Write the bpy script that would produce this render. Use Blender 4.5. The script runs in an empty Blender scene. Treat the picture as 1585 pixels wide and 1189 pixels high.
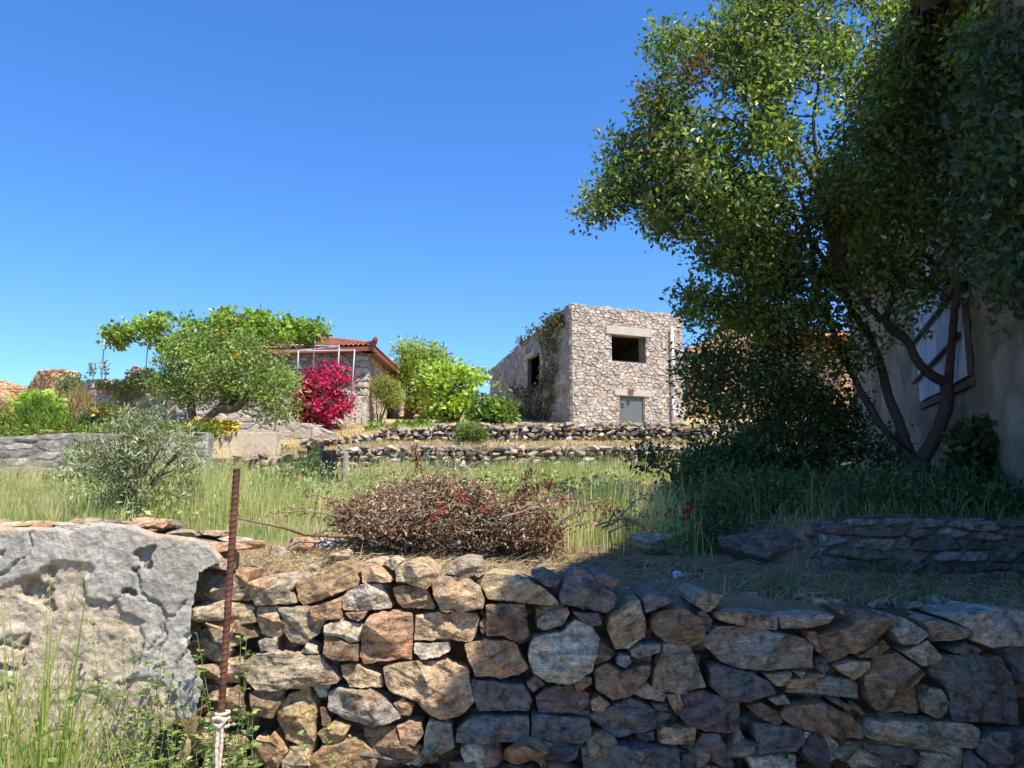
import bpy, bmesh, math, random
import numpy as np
from mathutils import Vector
R = math.radians
sc = bpy.context.scene
COL = sc.collection
rng = np.random.default_rng(7)
random.seed(7)

# ------------------------------------------------------------------ camera
F = 1197.0; PITCH = R(8.1); EYE = 1.65
cam = bpy.data.cameras.new('camera'); camo = bpy.data.objects.new('camera', cam); COL.objects.link(camo)
cam.sensor_width = 36; cam.lens = 36 * F / 1585; cam.clip_start = 0.05; cam.clip_end = 2000
camo.location = (0, 0, EYE); camo.rotation_euler = (R(90) + PITCH, 0, 0)
sc.camera = camo
# ------------------------------------------------------------------ light
SUN_PHI, SUN_EL = R(48), R(58)
TS = Vector((math.cos(SUN_PHI) * math.cos(SUN_EL), -math.sin(SUN_PHI) * math.cos(SUN_EL), math.sin(SUN_EL)))
w = bpy.data.worlds.new('World'); sc.world = w; w.use_nodes = True
nt = w.node_tree; nt.nodes.clear()
sky = nt.nodes.new('ShaderNodeTexSky'); sky.sky_type = 'NISHITA'; sky.sun_disc = False
sky.sun_elevation = SUN_EL; sky.sun_rotation = math.atan2(TS.x, TS.y)
sky.altitude = 600; sky.air_density = 1.0; sky.dust_density = 0.0; sky.ozone_density = 3.0
hs = nt.nodes.new('ShaderNodeHueSaturation'); hs.inputs['Saturation'].default_value = 1.25; hs.inputs['Value'].default_value = 1.12; hs.inputs['Hue'].default_value = 0.505
gm = nt.nodes.new('ShaderNodeGamma'); gm.inputs[1].default_value = 0.85
bg = nt.nodes.new('ShaderNodeBackground'); bg.inputs[1].default_value = 0.14
wo = nt.nodes.new('ShaderNodeOutputWorld')
nt.links.new(sky.outputs[0], hs.inputs['Color']); nt.links.new(hs.outputs[0], gm.inputs[0]); tm = nt.nodes.new('ShaderNodeMix'); tm.data_type = 'RGBA'; tm.blend_type = 'MULTIPLY'; tm.inputs[0].default_value = 1; tm.inputs[7].default_value = (.70, .93, 1.20, 1); nt.links.new(gm.outputs[0], tm.inputs[6]); nt.links.new(tm.outputs[2], bg.inputs[0]); nt.links.new(bg.outputs[0], wo.inputs[0])
sl = bpy.data.lights.new('sun', 'SUN'); sl.energy = 5.0; sl.angle = R(0.5); sl.color = (1, 0.90, 0.76)
so = bpy.data.objects.new('sun', sl); COL.objects.link(so); so.location = (10, -5, 20)
so.rotation_euler = TS.to_track_quat('Z', 'Y').to_euler()
vs = sc.view_settings; vs.view_transform = 'Standard'; vs.look = 'None'; vs.gamma = 1; vs.exposure = 0.8

# ------------------------------------------------------------------ helpers
def P(px, py, Y):
    dx = (px - 792.5) / F; dy = (594.5 - py) / F
    yw = math.cos(PITCH) - math.sin(PITCH) * dy
    zw = math.sin(PITCH) + math.cos(PITCH) * dy
    s = Y / yw
    return np.array((dx * s, Y, EYE + zw * s))
def Pn(px, py, Y):
    px, py, Y = map(np.asarray, (px, py, Y))
    dx = (px - 792.5) / F; dy = (594.5 - py) / F
    s = Y / (math.cos(PITCH) - math.sin(PITCH) * dy)
    return np.stack((dx * s, Y + 0 * dx, EYE + (math.sin(PITCH) + math.cos(PITCH) * dy) * s), -1)
def nrm(v):
    return v / np.maximum(np.linalg.norm(v, axis=-1, keepdims=True), 1e-9)
def _hash(ix, iy, iz, s):
    h = (ix * 374761393 + iy * 668265263 + iz * 2147483647 + s * 974634777) & 0xffffffff
    h = ((h ^ (h >> 13)) * 1274126177) & 0xffffffff
    h = (h ^ (h >> 16)) & 0xffffffff
    return h / 4294967295.0
def vnoise(p, s=0):
    p = np.asarray(p, float); i = np.floor(p).astype(np.int64); f = p - i; f = f * f * (3 - 2 * f)
    o = 0
    for a in (0, 1):
        for b in (0, 1):
            for c in (0, 1):
                wgt = (f[..., 0] if a else 1 - f[..., 0]) * (f[..., 1] if b else 1 - f[..., 1]) * (f[..., 2] if c else 1 - f[..., 2])
                o = o + wgt * _hash(i[..., 0] + a, i[..., 1] + b, i[..., 2] + c, s)
    return o * 2 - 1
def fbm(p, o=4, s=0):
    p = np.asarray(p, float); t = 0; a = 1; n = 0
    for k in range(o):
        t = t + a * vnoise(p * 2 ** k, s + k); n += a; a *= .5
    return t / n

class MB:
    def __init__(s): s.v = []; s.f = {}; s.c = []; s.n = 0
    def add(s, v, faces, col=(.5, .5, .5)):
        v = np.asarray(v, float).reshape(-1, 3)
        col = np.asarray(col, float)
        if col.ndim == 1: col = np.tile(col, (len(v), 1))
        s.v.append(v); s.c.append(col)
        for f in (faces if isinstance(faces, list) else [faces]):
            f = np.asarray(f, np.int64)
            if len(f): s.f.setdefault(f.shape[1], []).append(f + s.n)
        s.n += len(v)
    def box(s, a, b, col=(.5, .5, .5)):
        x0, y0, z0 = a; x1, y1, z1 = b
        v = [(x0,y0,z0),(x1,y0,z0),(x1,y1,z0),(x0,y1,z0),(x0,y0,z1),(x1,y0,z1),(x1,y1,z1),(x0,y1,z1)]
        s.add(v, np.array([(0,3,2,1),(4,5,6,7),(0,1,5,4),(1,2,6,5),(2,3,7,6),(3,0,4,7)]), col)
    def obox(s, o, u, v_, w_, col=(.5,.5,.5)):
        o, u, v_, w_ = map(lambda q: np.asarray(q, float), (o, u, v_, w_))
        v = [o, o+u, o+u+v_, o+v_, o+w_, o+u+w_, o+u+v_+w_, o+v_+w_]
        s.add(v, np.array([(0,3,2,1),(4,5,6,7),(0,1,5,4),(1,2,6,5),(2,3,7,6),(3,0,4,7)]), col)
    def tube(s, pts, rad, n=6, col=(.5, .5, .5), cap=True, sub=1, wob=0):
        pts = np.asarray(pts, float); rad = np.broadcast_to(np.asarray(rad, float), (len(pts),)).copy()
        if sub > 1 and len(pts) > 2:
            q = []; r = []
            m = len(pts)
            for i in range(m - 1):
                p0 = pts[max(i-1, 0)]; p1 = pts[i]; p2 = pts[i+1]; p3 = pts[min(i+2, m-1)]
                for k in range(sub):
                    t = k / sub
                    q.append(.5*((2*p1)+(-p0+p2)*t+(2*p0-5*p1+4*p2-p3)*t*t+(-p0+3*p1-3*p2+p3)*t**3)); r.append(rad[i]*(1-t)+rad[i+1]*t)
            q.append(pts[-1]); r.append(rad[-1]); pts = np.array(q); rad = np.array(r)
        m = len(pts)
        if wob: pts = pts + rng.normal(0, wob, pts.shape) * np.linspace(0, 1, m)[:, None]
        t = nrm(np.gradient(pts, axis=0))
        ref = np.array((0.13, 0.97, 0.2)); a = nrm(np.cross(t, ref)); b = np.cross(t, a)
        th = np.arange(n) * 2 * math.pi / n
        ring = pts[:, None] + rad[:, None, None] * (np.cos(th)[None, :, None] * a[:, None] + np.sin(th)[None, :, None] * b[:, None])
        v = ring.reshape(-1, 3)
        i = np.arange(m - 1)[:, None] * n; j = np.arange(n)[None]; j2 = (j + 1) % n
        f = [np.stack((i + j, i + j2, i + n + j2, i + n + j), -1).reshape(-1, 4)]
        if cap and n > 2:
            f.append(np.array([list(range(n))[::-1]])); f.append(np.array([[ (m-1)*n + k for k in range(n)]]))
        s.add(v, f, col)
    def build(s, name, mat, parent=None, smooth=False, origin=None, color=None):
        me = bpy.data.meshes.new(name)
        V = np.concatenate(s.v); C = np.concatenate(s.c)
        loc = np.zeros(3)
        if origin is not None: loc = np.asarray(origin, float)
        V = V - loc
        lv = []; tot = []
        for k, fl in s.f.items():
            a = np.concatenate(fl); lv.append(a.ravel()); tot.append(np.full(len(a), k))
        lv = np.concatenate(lv); tot = np.concatenate(tot)
        st = np.concatenate(([0], np.cumsum(tot)[:-1]))
        me.vertices.add(len(V)); me.vertices.foreach_set('co', V.ravel())
        me.loops.add(len(lv)); me.loops.foreach_set('vertex_index', lv.astype(np.int32))
        me.polygons.add(len(tot)); me.polygons.foreach_set('loop_start', st.astype(np.int32)); me.polygons.foreach_set('loop_total', tot.astype(np.int32))
        me.polygons.foreach_set('use_smooth', np.full(len(tot), bool(smooth)))
        at = me.color_attributes.new('Col', 'FLOAT_COLOR', 'POINT')
        at.data.foreach_set('color', np.concatenate((C, np.ones((len(C), 1))), 1).astype(np.float32).ravel())
        me.update(calc_edges=True); me.validate()
        me.materials.append(mat)
        o = bpy.data.objects.new(name, me); COL.objects.link(o)
        o.location = loc
        if parent is not None:
            o.parent = parent; wl = Vector((0, 0, 0)); q = parent
            while q is not None: wl += q.location; q = q.parent
            o.location = Vector(loc) - wl
        return o
def tag(o, label, cat, group=None, kind=None):
    if label: o['label'] = label
    if cat: o['category'] = cat
    if group: o['group'] = group
    if kind: o['kind'] = kind
    return o
def struct(o): o['kind'] = 'structure'; return o
def thing(name, label, cat, loc=(0, 0, 0), group=None):
    o = bpy.data.objects.new(name, None); COL.objects.link(o); o.location = tuple(float(a) for a in loc); o.empty_display_size = .1
    return tag(o, label, cat, group)

# ------------------------------------------------------------------ materials
def newmat(name):
    m = bpy.data.materials.new(name); m.use_nodes = True
    n = m.node_tree; n.nodes.clear()
    return m, n, n.nodes, n.links
def N(ns, t, **k):
    a = ns.new('ShaderNode' + t)
    for q, v in k.items():
        if q in a.inputs.keys() if isinstance(q, str) else False: a.inputs[q].default_value = v
        else: setattr(a, q, v)
    return a
def mixc(ns, ls, fac, a, b, mode='MIX'):
    m = ns.new('ShaderNodeMix'); m.data_type = 'RGBA'; m.blend_type = mode
    for s, v in ((m.inputs[0], fac), (m.inputs[6], a), (m.inputs[7], b)):
        if hasattr(v, 'links') or isinstance(v, bpy.types.NodeSocket): ls.new(v, s)
        elif isinstance(v, (int, float)): s.default_value = v
        else: s.default_value = (*v, 1)
    return m.outputs[2]
def ramp(ns, ls, src, pts):
    r = ns.new('ShaderNodeValToRGB'); ls.new(src, r.inputs[0])
    e = r.color_ramp.elements
    while len(e) < len(pts): e.new(.5)
    for i, (p, c) in enumerate(pts):
        e[i].position = p; e[i].color = (c, c, c, 1) if isinstance(c, (int, float)) else (*c, 1)
    return r.outputs[0]
def noise(ns, ls, scale, detail=6, rough=.6, vec=None, dist=0):
    n = ns.new('ShaderNodeTexNoise'); n.inputs['Scale'].default_value = scale; n.inputs['Detail'].default_value = detail
    n.inputs['Roughness'].default_value = rough; n.inputs['Distortion'].default_value = dist
    if vec is not None: ls.new(vec, n.inputs['Vector'])
    return n.outputs[0]
def attr_mat(name, rough=.9, var=.35, s1=6, s2=60, bump=.4, bdist=.02, spec=.25, tint=None, stain=None):
    m, n, ns, ls = newmat(name)
    out = ns.new('ShaderNodeOutputMaterial'); b = ns.new('ShaderNodeBsdfPrincipled')
    at = ns.new('ShaderNodeAttribute'); at.attribute_name = 'Col'
    tc = ns.new('ShaderNodeTexCoord'); co = tc.outputs['Object']
    n1 = noise(ns, ls, s1, 6, .65, co); n2 = noise(ns, ls, s2, 8, .7, co)
    v1 = ramp(ns, ls, n1, [(.25, 1 - var), (.75, 1 + var)]); v2 = ramp(ns, ls, n2, [(.3, 1 - var), (.7, 1 + var)])
    c = mixc(ns, ls, 1.0, at.outputs[0], v1, 'MULTIPLY'); c = mixc(ns, ls, 1.0, c, v2, 'MULTIPLY')
    if stain:
        n3 = noise(ns, ls, stain[0], 5, .6, co, .6)
        c = mixc(ns, ls, ramp(ns, ls, n3, [(stain[1], 0.0), (stain[1] + .12, stain[3])]), c, stain[2])
    ls.new(c, b.inputs['Base Color']); b.inputs['Roughness'].default_value = rough; b.inputs['Specular IOR Level'].default_value = spec
    bp = ns.new('ShaderNodeBump'); bp.inputs['Strength'].default_value = bump; bp.inputs['Distance'].default_value = bdist
    ls.new(n2, bp.inputs['Height']); ls.new(bp.outputs[0], b.inputs['Normal']); ls.new(b.outputs[0], out.inputs[0])
    return m
def leaf_mat(name, rough=.45, trans=.35, spec=.5, tt=(1.3, 1.5, .5)):
    m, n, ns, ls = newmat(name)
    out = ns.new('ShaderNodeOutputMaterial'); b = ns.new('ShaderNodeBsdfPrincipled'); t = ns.new('ShaderNodeBsdfTranslucent'); mx = ns.new('ShaderNodeMixShader')
    at = ns.new('ShaderNodeAttribute'); at.attribute_name = 'Col'
    ls.new(at.outputs[0], b.inputs['Base Color']); b.inputs['Roughness'].default_value = rough; b.inputs['Specular IOR Level'].default_value = spec
    c = mixc(ns, ls, 1.0, at.outputs[0], tt, 'MULTIPLY'); ls.new(c, t.inputs[0])
    mx.inputs[0].default_value = trans; ls.new(b.outputs[0], mx.inputs[1]); ls.new(t.outputs[0], mx.inputs[2]); ls.new(mx.outputs[0], out.inputs[0])
    return m
def stone_mat():
    m, n, ns, ls = newmat('near_stone')
    out = ns.new('ShaderNodeOutputMaterial'); b = ns.new('ShaderNodeBsdfPrincipled')
    at = ns.new('ShaderNodeAttribute'); at.attribute_name = 'Col'
    tc = ns.new('ShaderNodeTexCoord'); oi = ns.new('ShaderNodeObjectInfo')
    ma = ns.new('ShaderNodeVectorMath'); ma.operation = 'SCALE'; ma.inputs[0].default_value = (31, 47, 23); ls.new(oi.outputs['Random'], ma.inputs['Scale'])
    ad = ns.new('ShaderNodeVectorMath'); ls.new(tc.outputs['Object'], ad.inputs[0]); ls.new(ma.outputs[0], ad.inputs[1]); co = ad.outputs[0]
    # bedding direction differs from stone to stone
    rt = ns.new('ShaderNodeVectorRotate'); rt.rotation_type = 'Y_AXIS'; ls.new(co, rt.inputs['Vector'])
    an = ns.new('ShaderNodeMath'); an.operation = 'MULTIPLY_ADD'; ls.new(oi.outputs['Random'], an.inputs[0]); an.inputs[1].default_value = 1.1; an.inputs[2].default_value = -.5; ls.new(an.outputs[0], rt.inputs['Angle'])
    mp = ns.new('ShaderNodeMapping'); mp.inputs['Scale'].default_value = (1, 2.2, 6.5); ls.new(rt.outputs[0], mp.inputs[0])
    st = noise(ns, ls, 6.5, 8, .72, mp.outputs[0], .5)
    big = noise(ns, ls, 6, 7, .65, co, .6); mid = noise(ns, ls, 26, 8, .7, co, .3); fine = noise(ns, ls, 170, 6, .75, co)
    c = mixc(ns, ls, 1.0, at.outputs[0], ramp(ns, ls, st, [(.32, .38), (.47, 1.0), (.66, 1.45)]), 'MULTIPLY')
    c = mixc(ns, ls, 1.0, c, ramp(ns, ls, mid, [(.34, .30), (.47, 1.0), (.62, 1.45)]), 'MULTIPLY')
    c = mixc(ns, ls, 1.0, c, ramp(ns, ls, fine, [(.32, .6), (.68, 1.35)]), 'MULTIPLY')
    c = mixc(ns, ls, ramp(ns, ls, big, [(.53, 0.0), (.64, .55)]), c, mixc(ns, ls, 1.0, c, (1.25, .80, .50), 'MULTIPLY'))   # rust tone
    big2 = noise(ns, ls, 8, 8, .7, co, .9)
    c = mixc(ns, ls, ramp(ns, ls, big2, [(.60, 0.0), (.67, .5)]), c, (.42, .37, .29))      # pale crust / lichen
    big3 = noise(ns, ls, 11, 8, .75, mp.outputs[0], 1.2)
    c = mixc(ns, ls, ramp(ns, ls, big3, [(.27, .6), (.38, 0.0)]), c, (.05, .045, .04))
    vo = ns.new('ShaderNodeTexVoronoi'); vo.feature = 'DISTANCE_TO_EDGE'; vo.inputs['Scale'].default_value = 7; wv = ns.new('ShaderNodeVectorMath'); wn = ns.new('ShaderNodeTexNoise'); wn.inputs['Scale'].default_value = 9; wn.inputs['Detail'].default_value = 5; ls.new(mp.outputs[0], wn.inputs['Vector'])
    wv.operation = 'MULTIPLY_ADD'; ls.new(wn.outputs[1], wv.inputs[0]); wv.inputs[1].default_value = (.6, .6, .6); ls.new(mp.outputs[0], wv.inputs[2]); ls.new(wv.outputs[0], vo.inputs['Vector'])
    crk = ramp(ns, ls, vo.outputs['Distance'], [(0.0, .35), (.03, 1.0)]); c = mixc(ns, ls, .8, c, crk, 'MULTIPLY')
    ls.new(c, b.inputs['Base Color'])
    ls.new(ramp(ns, ls, mid, [(.3, .45), (.7, .8)]), b.inputs['Roughness']); b.inputs['Specular IOR Level'].default_value = .5
    b1 = ns.new('ShaderNodeBump'); b1.inputs['Strength'].default_value = 1.0; b1.inputs['Distance'].default_value = .03; ls.new(st, b1.inputs['Height'])
    b2 = ns.new('ShaderNodeBump'); b2.inputs['Strength'].default_value = 1.0; b2.inputs['Distance'].default_value = .02; ls.new(mid, b2.inputs['Height']); ls.new(b1.outputs[0], b2.inputs['Normal'])
    b3 = ns.new('ShaderNodeBump'); b3.inputs['Strength'].default_value = .5; b3.inputs['Distance'].default_value = .004; ls.new(fine, b3.inputs['Height']); b4 = ns.new('ShaderNodeBump'); b4.inputs['Strength'].default_value = .8; b4.inputs['Distance'].default_value = .012; ls.new(crk, b4.inputs['Height']); ls.new(b2.outputs[0], b4.inputs['Normal']); ls.new(b4.outputs[0], b3.inputs['Normal'])
    ls.new(b3.outputs[0], b.inputs['Normal']); ls.new(b.outputs[0], out.inputs[0])
    return m
M = dict(
    stone=stone_mat(),
    masonry=attr_mat('masonry', .92, .28, 3, 28, .5, .03),
    rubble=attr_mat('rubble', .9, .35, 7, 40, .6, .03),
    plaster=attr_mat('cement_render', .95, .3, 14, 42, 1.0, .014, stain=(5, .60, (.17, .155, .13), .45)),
    stucco=attr_mat('old_stucco', .95, .3, 1.3, 35, .8, .02, stain=(1.1, .52, (.10, .085, .06), .6)),
    ground=attr_mat('earth', .97, .35, 4, 70, .8, .03, .1),
    bark=attr_mat('bark', .9, .4, 10, 60, .8, .02),
    leaf=leaf_mat('leaf'), leafg=leaf_mat('glossy_leaf', .42, .36, .45, (1.7, 1.9, .7)), leafd=leaf_mat('matt_leaf', .65, .35, .25),
    petal=leaf_mat('petal', .6, .45, .2, (1.2, .8, .9)), dry=leaf_mat('dry_leaf', .8, .2, .2, (1.1, .9, .7)),
    grass=leaf_mat('grass', .55, .5, .3, (1.35, 1.5, .6)),
    wood=attr_mat('weathered_wood', .85, .25, 3, 40, .5, .01), tile=attr_mat('roof_tile', .85, .3, 3, 30, .4, .01),
    paint=attr_mat('painted_metal', .45, .08, 3, 40, .15, .003, .5), concrete=attr_mat('concrete', .9, .15, 4, 50, .4, .01),
    rust=attr_mat('rusty_iron', .75, .35, 14, 190, .6, .003, .3), rope=attr_mat('rope', .95, .2, 30, 300, .8, .003, .1),
    plastic=attr_mat('plastic', .5, .1, 5, 60, .2, .01, .3), char=attr_mat('charred_wood', .8, .4, 8, 50, .8, .02),
)

# ------------------------------------------------------------------ terrain
def lerp(x, xs, ys): return np.interp(x, xs, ys)
def G(x, y):
    x = np.asarray(x, float); y = np.asarray(y, float)
    left = x < -.394 * y
    near = lerp(x, [-4, -1, .8, 2.5, 6], [1.26, 1.27, 1.2, 1.12, 1.12])
    zb = lerp(y, [3.3, 5.5, 8, 12, 16.9], [0, .02, .10, .42, .88])
    f = near + zb + (1.25 - near) * lerp(y, [4, 9], [0, 1])
    rs = np.clip((x - 1.55) / .25, 0, 1) * np.clip((y - 4.72) / .12, 0, 1)     # raised bed behind the ruined wall on the right
    f = f + rs * lerp(y, [4.8, 8, 11, 14], [.26, .34, .2, 0])
    t1 = lerp(y, [17.1, 20.0], [2.62, 3.0]); t2 = lerp(y, [20.2, 28, 45, 70, 110, 400], [3.36, 4.15, 6.5, 10.3, 14.0, 4])
    t1 = t1 - .17 * np.clip((-3.4 - x) / 1.2, 0, 1)
    t2 = t2 - .42 * np.clip((-3.0 - x) / 2.2, 0, 1) * np.clip((24 - y) / 3.5, 0, 1)
    lf = lerp(y, [15.3, 20, 28, 45, 70, 110, 400], [2.72, 3.3, 4.15, 6.5, 10.3, 14.0, 4])
    z = np.where(y < 3.34, 0.02 * np.sin(x * 2) + lerp(y, [-30, 2.2, 3.3], [-.5, 0, .12]), f)
    zr = np.where(y > 17.1, t1, z); zr = np.where(y > 20.15, t2, zr)
    zl = np.where(y > 15.25, lf, z)
    # pale wall wing: garden keeps back to 17.6
    return np.where(left, zl, zr)
ys = np.concatenate((np.linspace(-30, 2.4, 18), np.linspace(2.5, 3.3, 16), [3.345, 3.35], np.linspace(3.4, 8, 116), np.linspace(8.1, 15.2, 60), [15.24, 15.26], np.linspace(15.4, 17.05, 14), [17.09, 17.11], np.linspace(17.3, 20.1, 16), [20.14, 20.16], np.linspace(20.4, 45, 60), np.linspace(47, 120, 30), np.linspace(130, 400, 12)))
xs = np.concatenate((np.linspace(-300, -32, 20), np.linspace(-30, -8.1, 50), np.linspace(-8, -6.2, 40), np.linspace(-6.15, -4.1, 40), np.linspace(-4, 4, 161), np.linspace(4.1, 8, 40), np.linspace(8.5, 30, 50), np.linspace(32, 300, 20)))
X, Y = np.meshgrid(xs, ys)
Z = G(X, Y)
p3 = np.stack((X, Y, 0 * X), -1)
Z = Z + np.where(Y > 3.4, fbm(p3 * 1.1, 5, 3) * .05, fbm(p3 * 2, 4, 3) * .03) + np.where(Y > 3.4, fbm(p3 * 9, 3, 5) * .012, 0)
straw = np.array((.40, .30, .16)); soil = np.array((.20, .135, .085)); gr = np.array((.13, .16, .05)); ash = np.array((.05, .045, .042))
k1 = np.clip(fbm(p3 * 1.7, 5, 11) * 1.6 + .5, 0, 1)[..., None]
C = straw * k1 + soil * (1 - k1)
k2 = np.clip((Y - 5.2) / 1.0, 0, 1) * (Y < 15.5); k2 = (k2 * np.clip(fbm(p3 * .9, 4, 17) * 1.5 + .7, 0, 1))[..., None]
C = C * (1 - k2 * .75) + gr * k2 * .75
kg = (np.clip((X - 1.0) / .8, 0, 1) * np.clip(fbm(p3 * 2.3, 4, 21) * 2 + .4, 0, 1) * (Y < 9) * (Y > 3.3))[..., None]
C = C * (1 - kg * .45) + np.array((.12, .12, .06)) * kg * .45
ka = np.exp(-(((X - .1) / 1.15) ** 2 + ((Y - 4.75) / .30) ** 2) * 1.2) * np.clip(fbm(p3 * 6, 4, 31) * 1.5 + .9, 0, 1)
ka = np.clip(ka * 1.5, 0, 1)[..., None]
C = C * (1 - ka) + ash * ka
kf = (np.clip((Y - 17) / 3, 0, 1))[..., None]
C = C * (1 - kf) + (np.array((.46, .34, .17)) * (.8 + .3 * k1)) * kf
mb = MB()
nx, ny = len(xs), len(ys)
I = (np.arange(ny - 1)[:, None] * nx + np.arange(nx - 1)[None]).ravel()
mb.add(np.stack((X, Y, Z), -1), np.stack((I, I + 1, I + nx + 1, I + nx), -1), C.reshape(-1, 3))
struct(mb.build('ground', M['ground'], smooth=True))
def gz(x, y): return float(G(x, y))

# ------------------------------------------------------------------ masonry
PAL = {
    'warm': [(.42, .34, .25), (.36, .31, .26), (.46, .36, .24), (.30, .27, .24), (.40, .29, .20), (.34, .33, .31)],
    'grey': [(.33, .31, .28), (.27, .26, .24), (.38, .35, .30), (.22, .21, .20), (.36, .30, .24)],
    'orange': [(.45, .26, .13), (.42, .30, .18), (.36, .22, .12), (.46, .35, .23), (.40, .24, .13)],
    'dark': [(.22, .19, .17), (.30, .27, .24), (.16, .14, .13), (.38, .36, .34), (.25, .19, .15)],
    'near': [(.25, .20, .14), (.18, .17, .15), (.30, .22, .13), (.14, .14, .14)],
}
def panel(mb, O, u, n, W, H, res, cell, relief, pal, mortar, seed=0, openings=(), joint=.16, rough=.25):
    """front relief of a stone wall; H is a number or a function of u"""
    O = np.asarray(O, float); u = np.asarray(u, float); n = np.asarray(n, float)
    nu = max(2, int(W / res)); hf = H if callable(H) else (lambda t: np.full_like(t, H))
    U = np.linspace(0, W, nu + 1); hmax = float(np.max(hf(U))); nz = max(2, int(hmax / res))
    Zs = np.linspace(0, hmax, nz + 1)
    UU, ZZ = np.meshgrid(U, Zs)
    ZZ = np.minimum(ZZ, hf(U)[None])
    cw, ch = cell
    q = np.stack((UU, ZZ, 0 * UU), -1)
    gx = UU / cw + fbm(q * 2.2, 3, seed) * .35; gy = ZZ / ch + fbm(q * 2.6, 3, seed + 9) * .45
    ix = np.floor(gx).astype(np.int64); iy = np.floor(gy).astype(np.int64)
    d1 = np.full(gx.shape, 9.); d2 = np.full(gx.shape, 9.); idx = np.zeros(gx.shape); cxs = np.zeros(gx.shape); cys = np.zeros(gx.shape)
    for a in (-2, -1, 0, 1, 2):
        for b in (-1, 0, 1):
            jx = ix + a; jy = iy + b
            cx = jx + .5 + (_hash(jx, jy, 0 * jx, seed + 1) - .5) * .9 + (jy % 2) * .5; cy = jy + .5 + (_hash(jx, jy, 0 * jx, seed + 2) - .5) * .6
            sz = .85 + .5 * _hash(jx, jy, 0 * jx, seed + 5)
            dx = (gx - cx) / sz; dy = (gy - cy)
            d = np.sqrt(np.abs(dx) ** 2.6 * .9 + np.abs(dy) ** 2.6)
            c1 = d < d1
            d2 = np.where(c1, d1, np.minimum(d2, d)); 
            hid = _hash(jx, jy, 0 * jx, seed + 3)
            idx = np.where(c1, hid, idx); cxs = np.where(c1, dx, cxs); cys = np.where(c1, dy, cys)
            d1 = np.where(c1, d, d1)
    e = np.clip((d2 - d1) / joint, 0, 1); e = e * e * (3 - 2 * e)
    tilt = (np.modf(idx * 37.7)[0] - .5) * cxs * .5 + (np.modf(idx * 91.3)[0] - .5) * cys * .7
    h = e * (relief * (.45 + .55 * np.modf(idx * 17.1)[0]) + relief * tilt * rough * 2) + relief * rough * fbm(q * 9, 4, seed + 4) * e + relief * .15 * fbm(q * 20, 2, seed)
    pal = np.array(pal); pi = (idx * 997 % len(pal)).astype(int) % len(pal)
    c = pal[pi] * (.78 + .44 * np.modf(idx * 53.3)[0])[..., None]
    c = c * e[..., None] + np.asarray(mortar) * (1 - e[..., None])
    # openings and borders close onto the core
    bd = np.minimum(UU, W - UU); bd = np.minimum(bd, np.maximum(hf(U)[None] - ZZ, 0))
    for (a0, a1, b0, b1) in openings:
        dd = np.maximum(np.maximum(a0 - UU, UU - a1), np.maximum(b0 - ZZ, ZZ - b1)); bd = np.minimum(bd, np.abs(dd))
    h = np.where(bd < res * .6, -.004, np.maximum(h, .003))
    V = O + UU[..., None] * u + ZZ[..., None] * np.array((0, 0, 1.)) + h[..., None] * n
    I = (np.arange(nz)[:, None] * (nu + 1) + np.arange(nu)[None])
    keep = np.ones(I.shape, bool)
    uc = (UU[:-1, :-1] + UU[1:, 1:]) / 2; zc = (ZZ[:-1, :-1] + ZZ[1:, 1:]) / 2
    for (a0, a1, b0, b1) in openings: keep &= ~((uc > a0) & (uc < a1) & (zc > b0) & (zc < b1))
    keep &= (ZZ[1:, :-1] - ZZ[:-1, :-1] + ZZ[1:, 1:] - ZZ[:-1, 1:]) > 1e-6
    I = I[keep]
    mb.add(V, np.stack((I, I + 1, I + nu + 2, I + nu + 1), -1), c.reshape(-1, 3))
def core(mb, O, u, n, W, H, T, openings=(), col=(.3, .27, .22), inner=None):
    """solid slab with openings cut through it"""
    O = np.asarray(O, float); u = np.asarray(u, float); n = np.asarray(n, float)
    hf = H if callable(H) else (lambda t: np.full_like(np.asarray(t, float), H))
    us = sorted(set([0, W] + [q for o in openings for q in o[:2]] + list(np.linspace(0, W, 12 if callable(H) else 2))))
    hmin = float(np.min(hf(np.array(us)))); zs = sorted(set([0] + [q for o in openings for q in o[2:] if q > 0] + [1e9]))
    def filled(i, j):
        if i < 0 or j < 0 or i >= len(us) - 1 or j >= len(zs) - 1: return False
        uc = (us[i] + us[i+1]) / 2; zc = (zs[j] + min(zs[j+1], zs[j] + .02)) / 2
        return not any(a < uc < b and c_ < zc < d_ for a, b, c_, d_ in openings)
    def pt(i, j, k):
        uu = us[i]; z = zs[j] if zs[j] < 1e8 else float(hf(np.array([uu]))[0])
        return O + u * uu + np.array((0, 0, z)) - n * (T * k)
    for i in range(len(us) - 1):
        for j in range(len(zs) - 1):
            if not filled(i, j): continue
            q = lambda L: mb.add([pt(*t) for t in L], np.array([[0, 1, 2, 3]]), col)
            q([(i,j,0),(i+1,j,0),(i+1,j+1,0),(i,j+1,0)]); q([(i+1,j,1),(i,j,1),(i,j+1,1),(i+1,j+1,1)])
            if not filled(i-1, j): q([(i,j,1),(i,j,0),(i,j+1,0),(i,j+1,1)])
            if not filled(i+1, j): q([(i+1,j,0),(i+1,j,1),(i+1,j+1,1),(i+1,j+1,0)])
            if not filled(i, j-1): q([(i,j,1),(i+1,j,1),(i+1,j,0),(i,j,0)])
            if not filled(i, j+1): q([(i,j+1,0),(i+1,j+1,0),(i+1,j+1,1),(i,j+1,1)])
def uv(A, B):
    d = np.array((B[0]-A[0], B[1]-A[1], 0.)); W = np.linalg.norm(d); u = d / W
    return u, np.array((u[1], -u[0], 0.)), W            # normal = right-hand side seen walking A->B : faces camera when A is left
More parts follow.
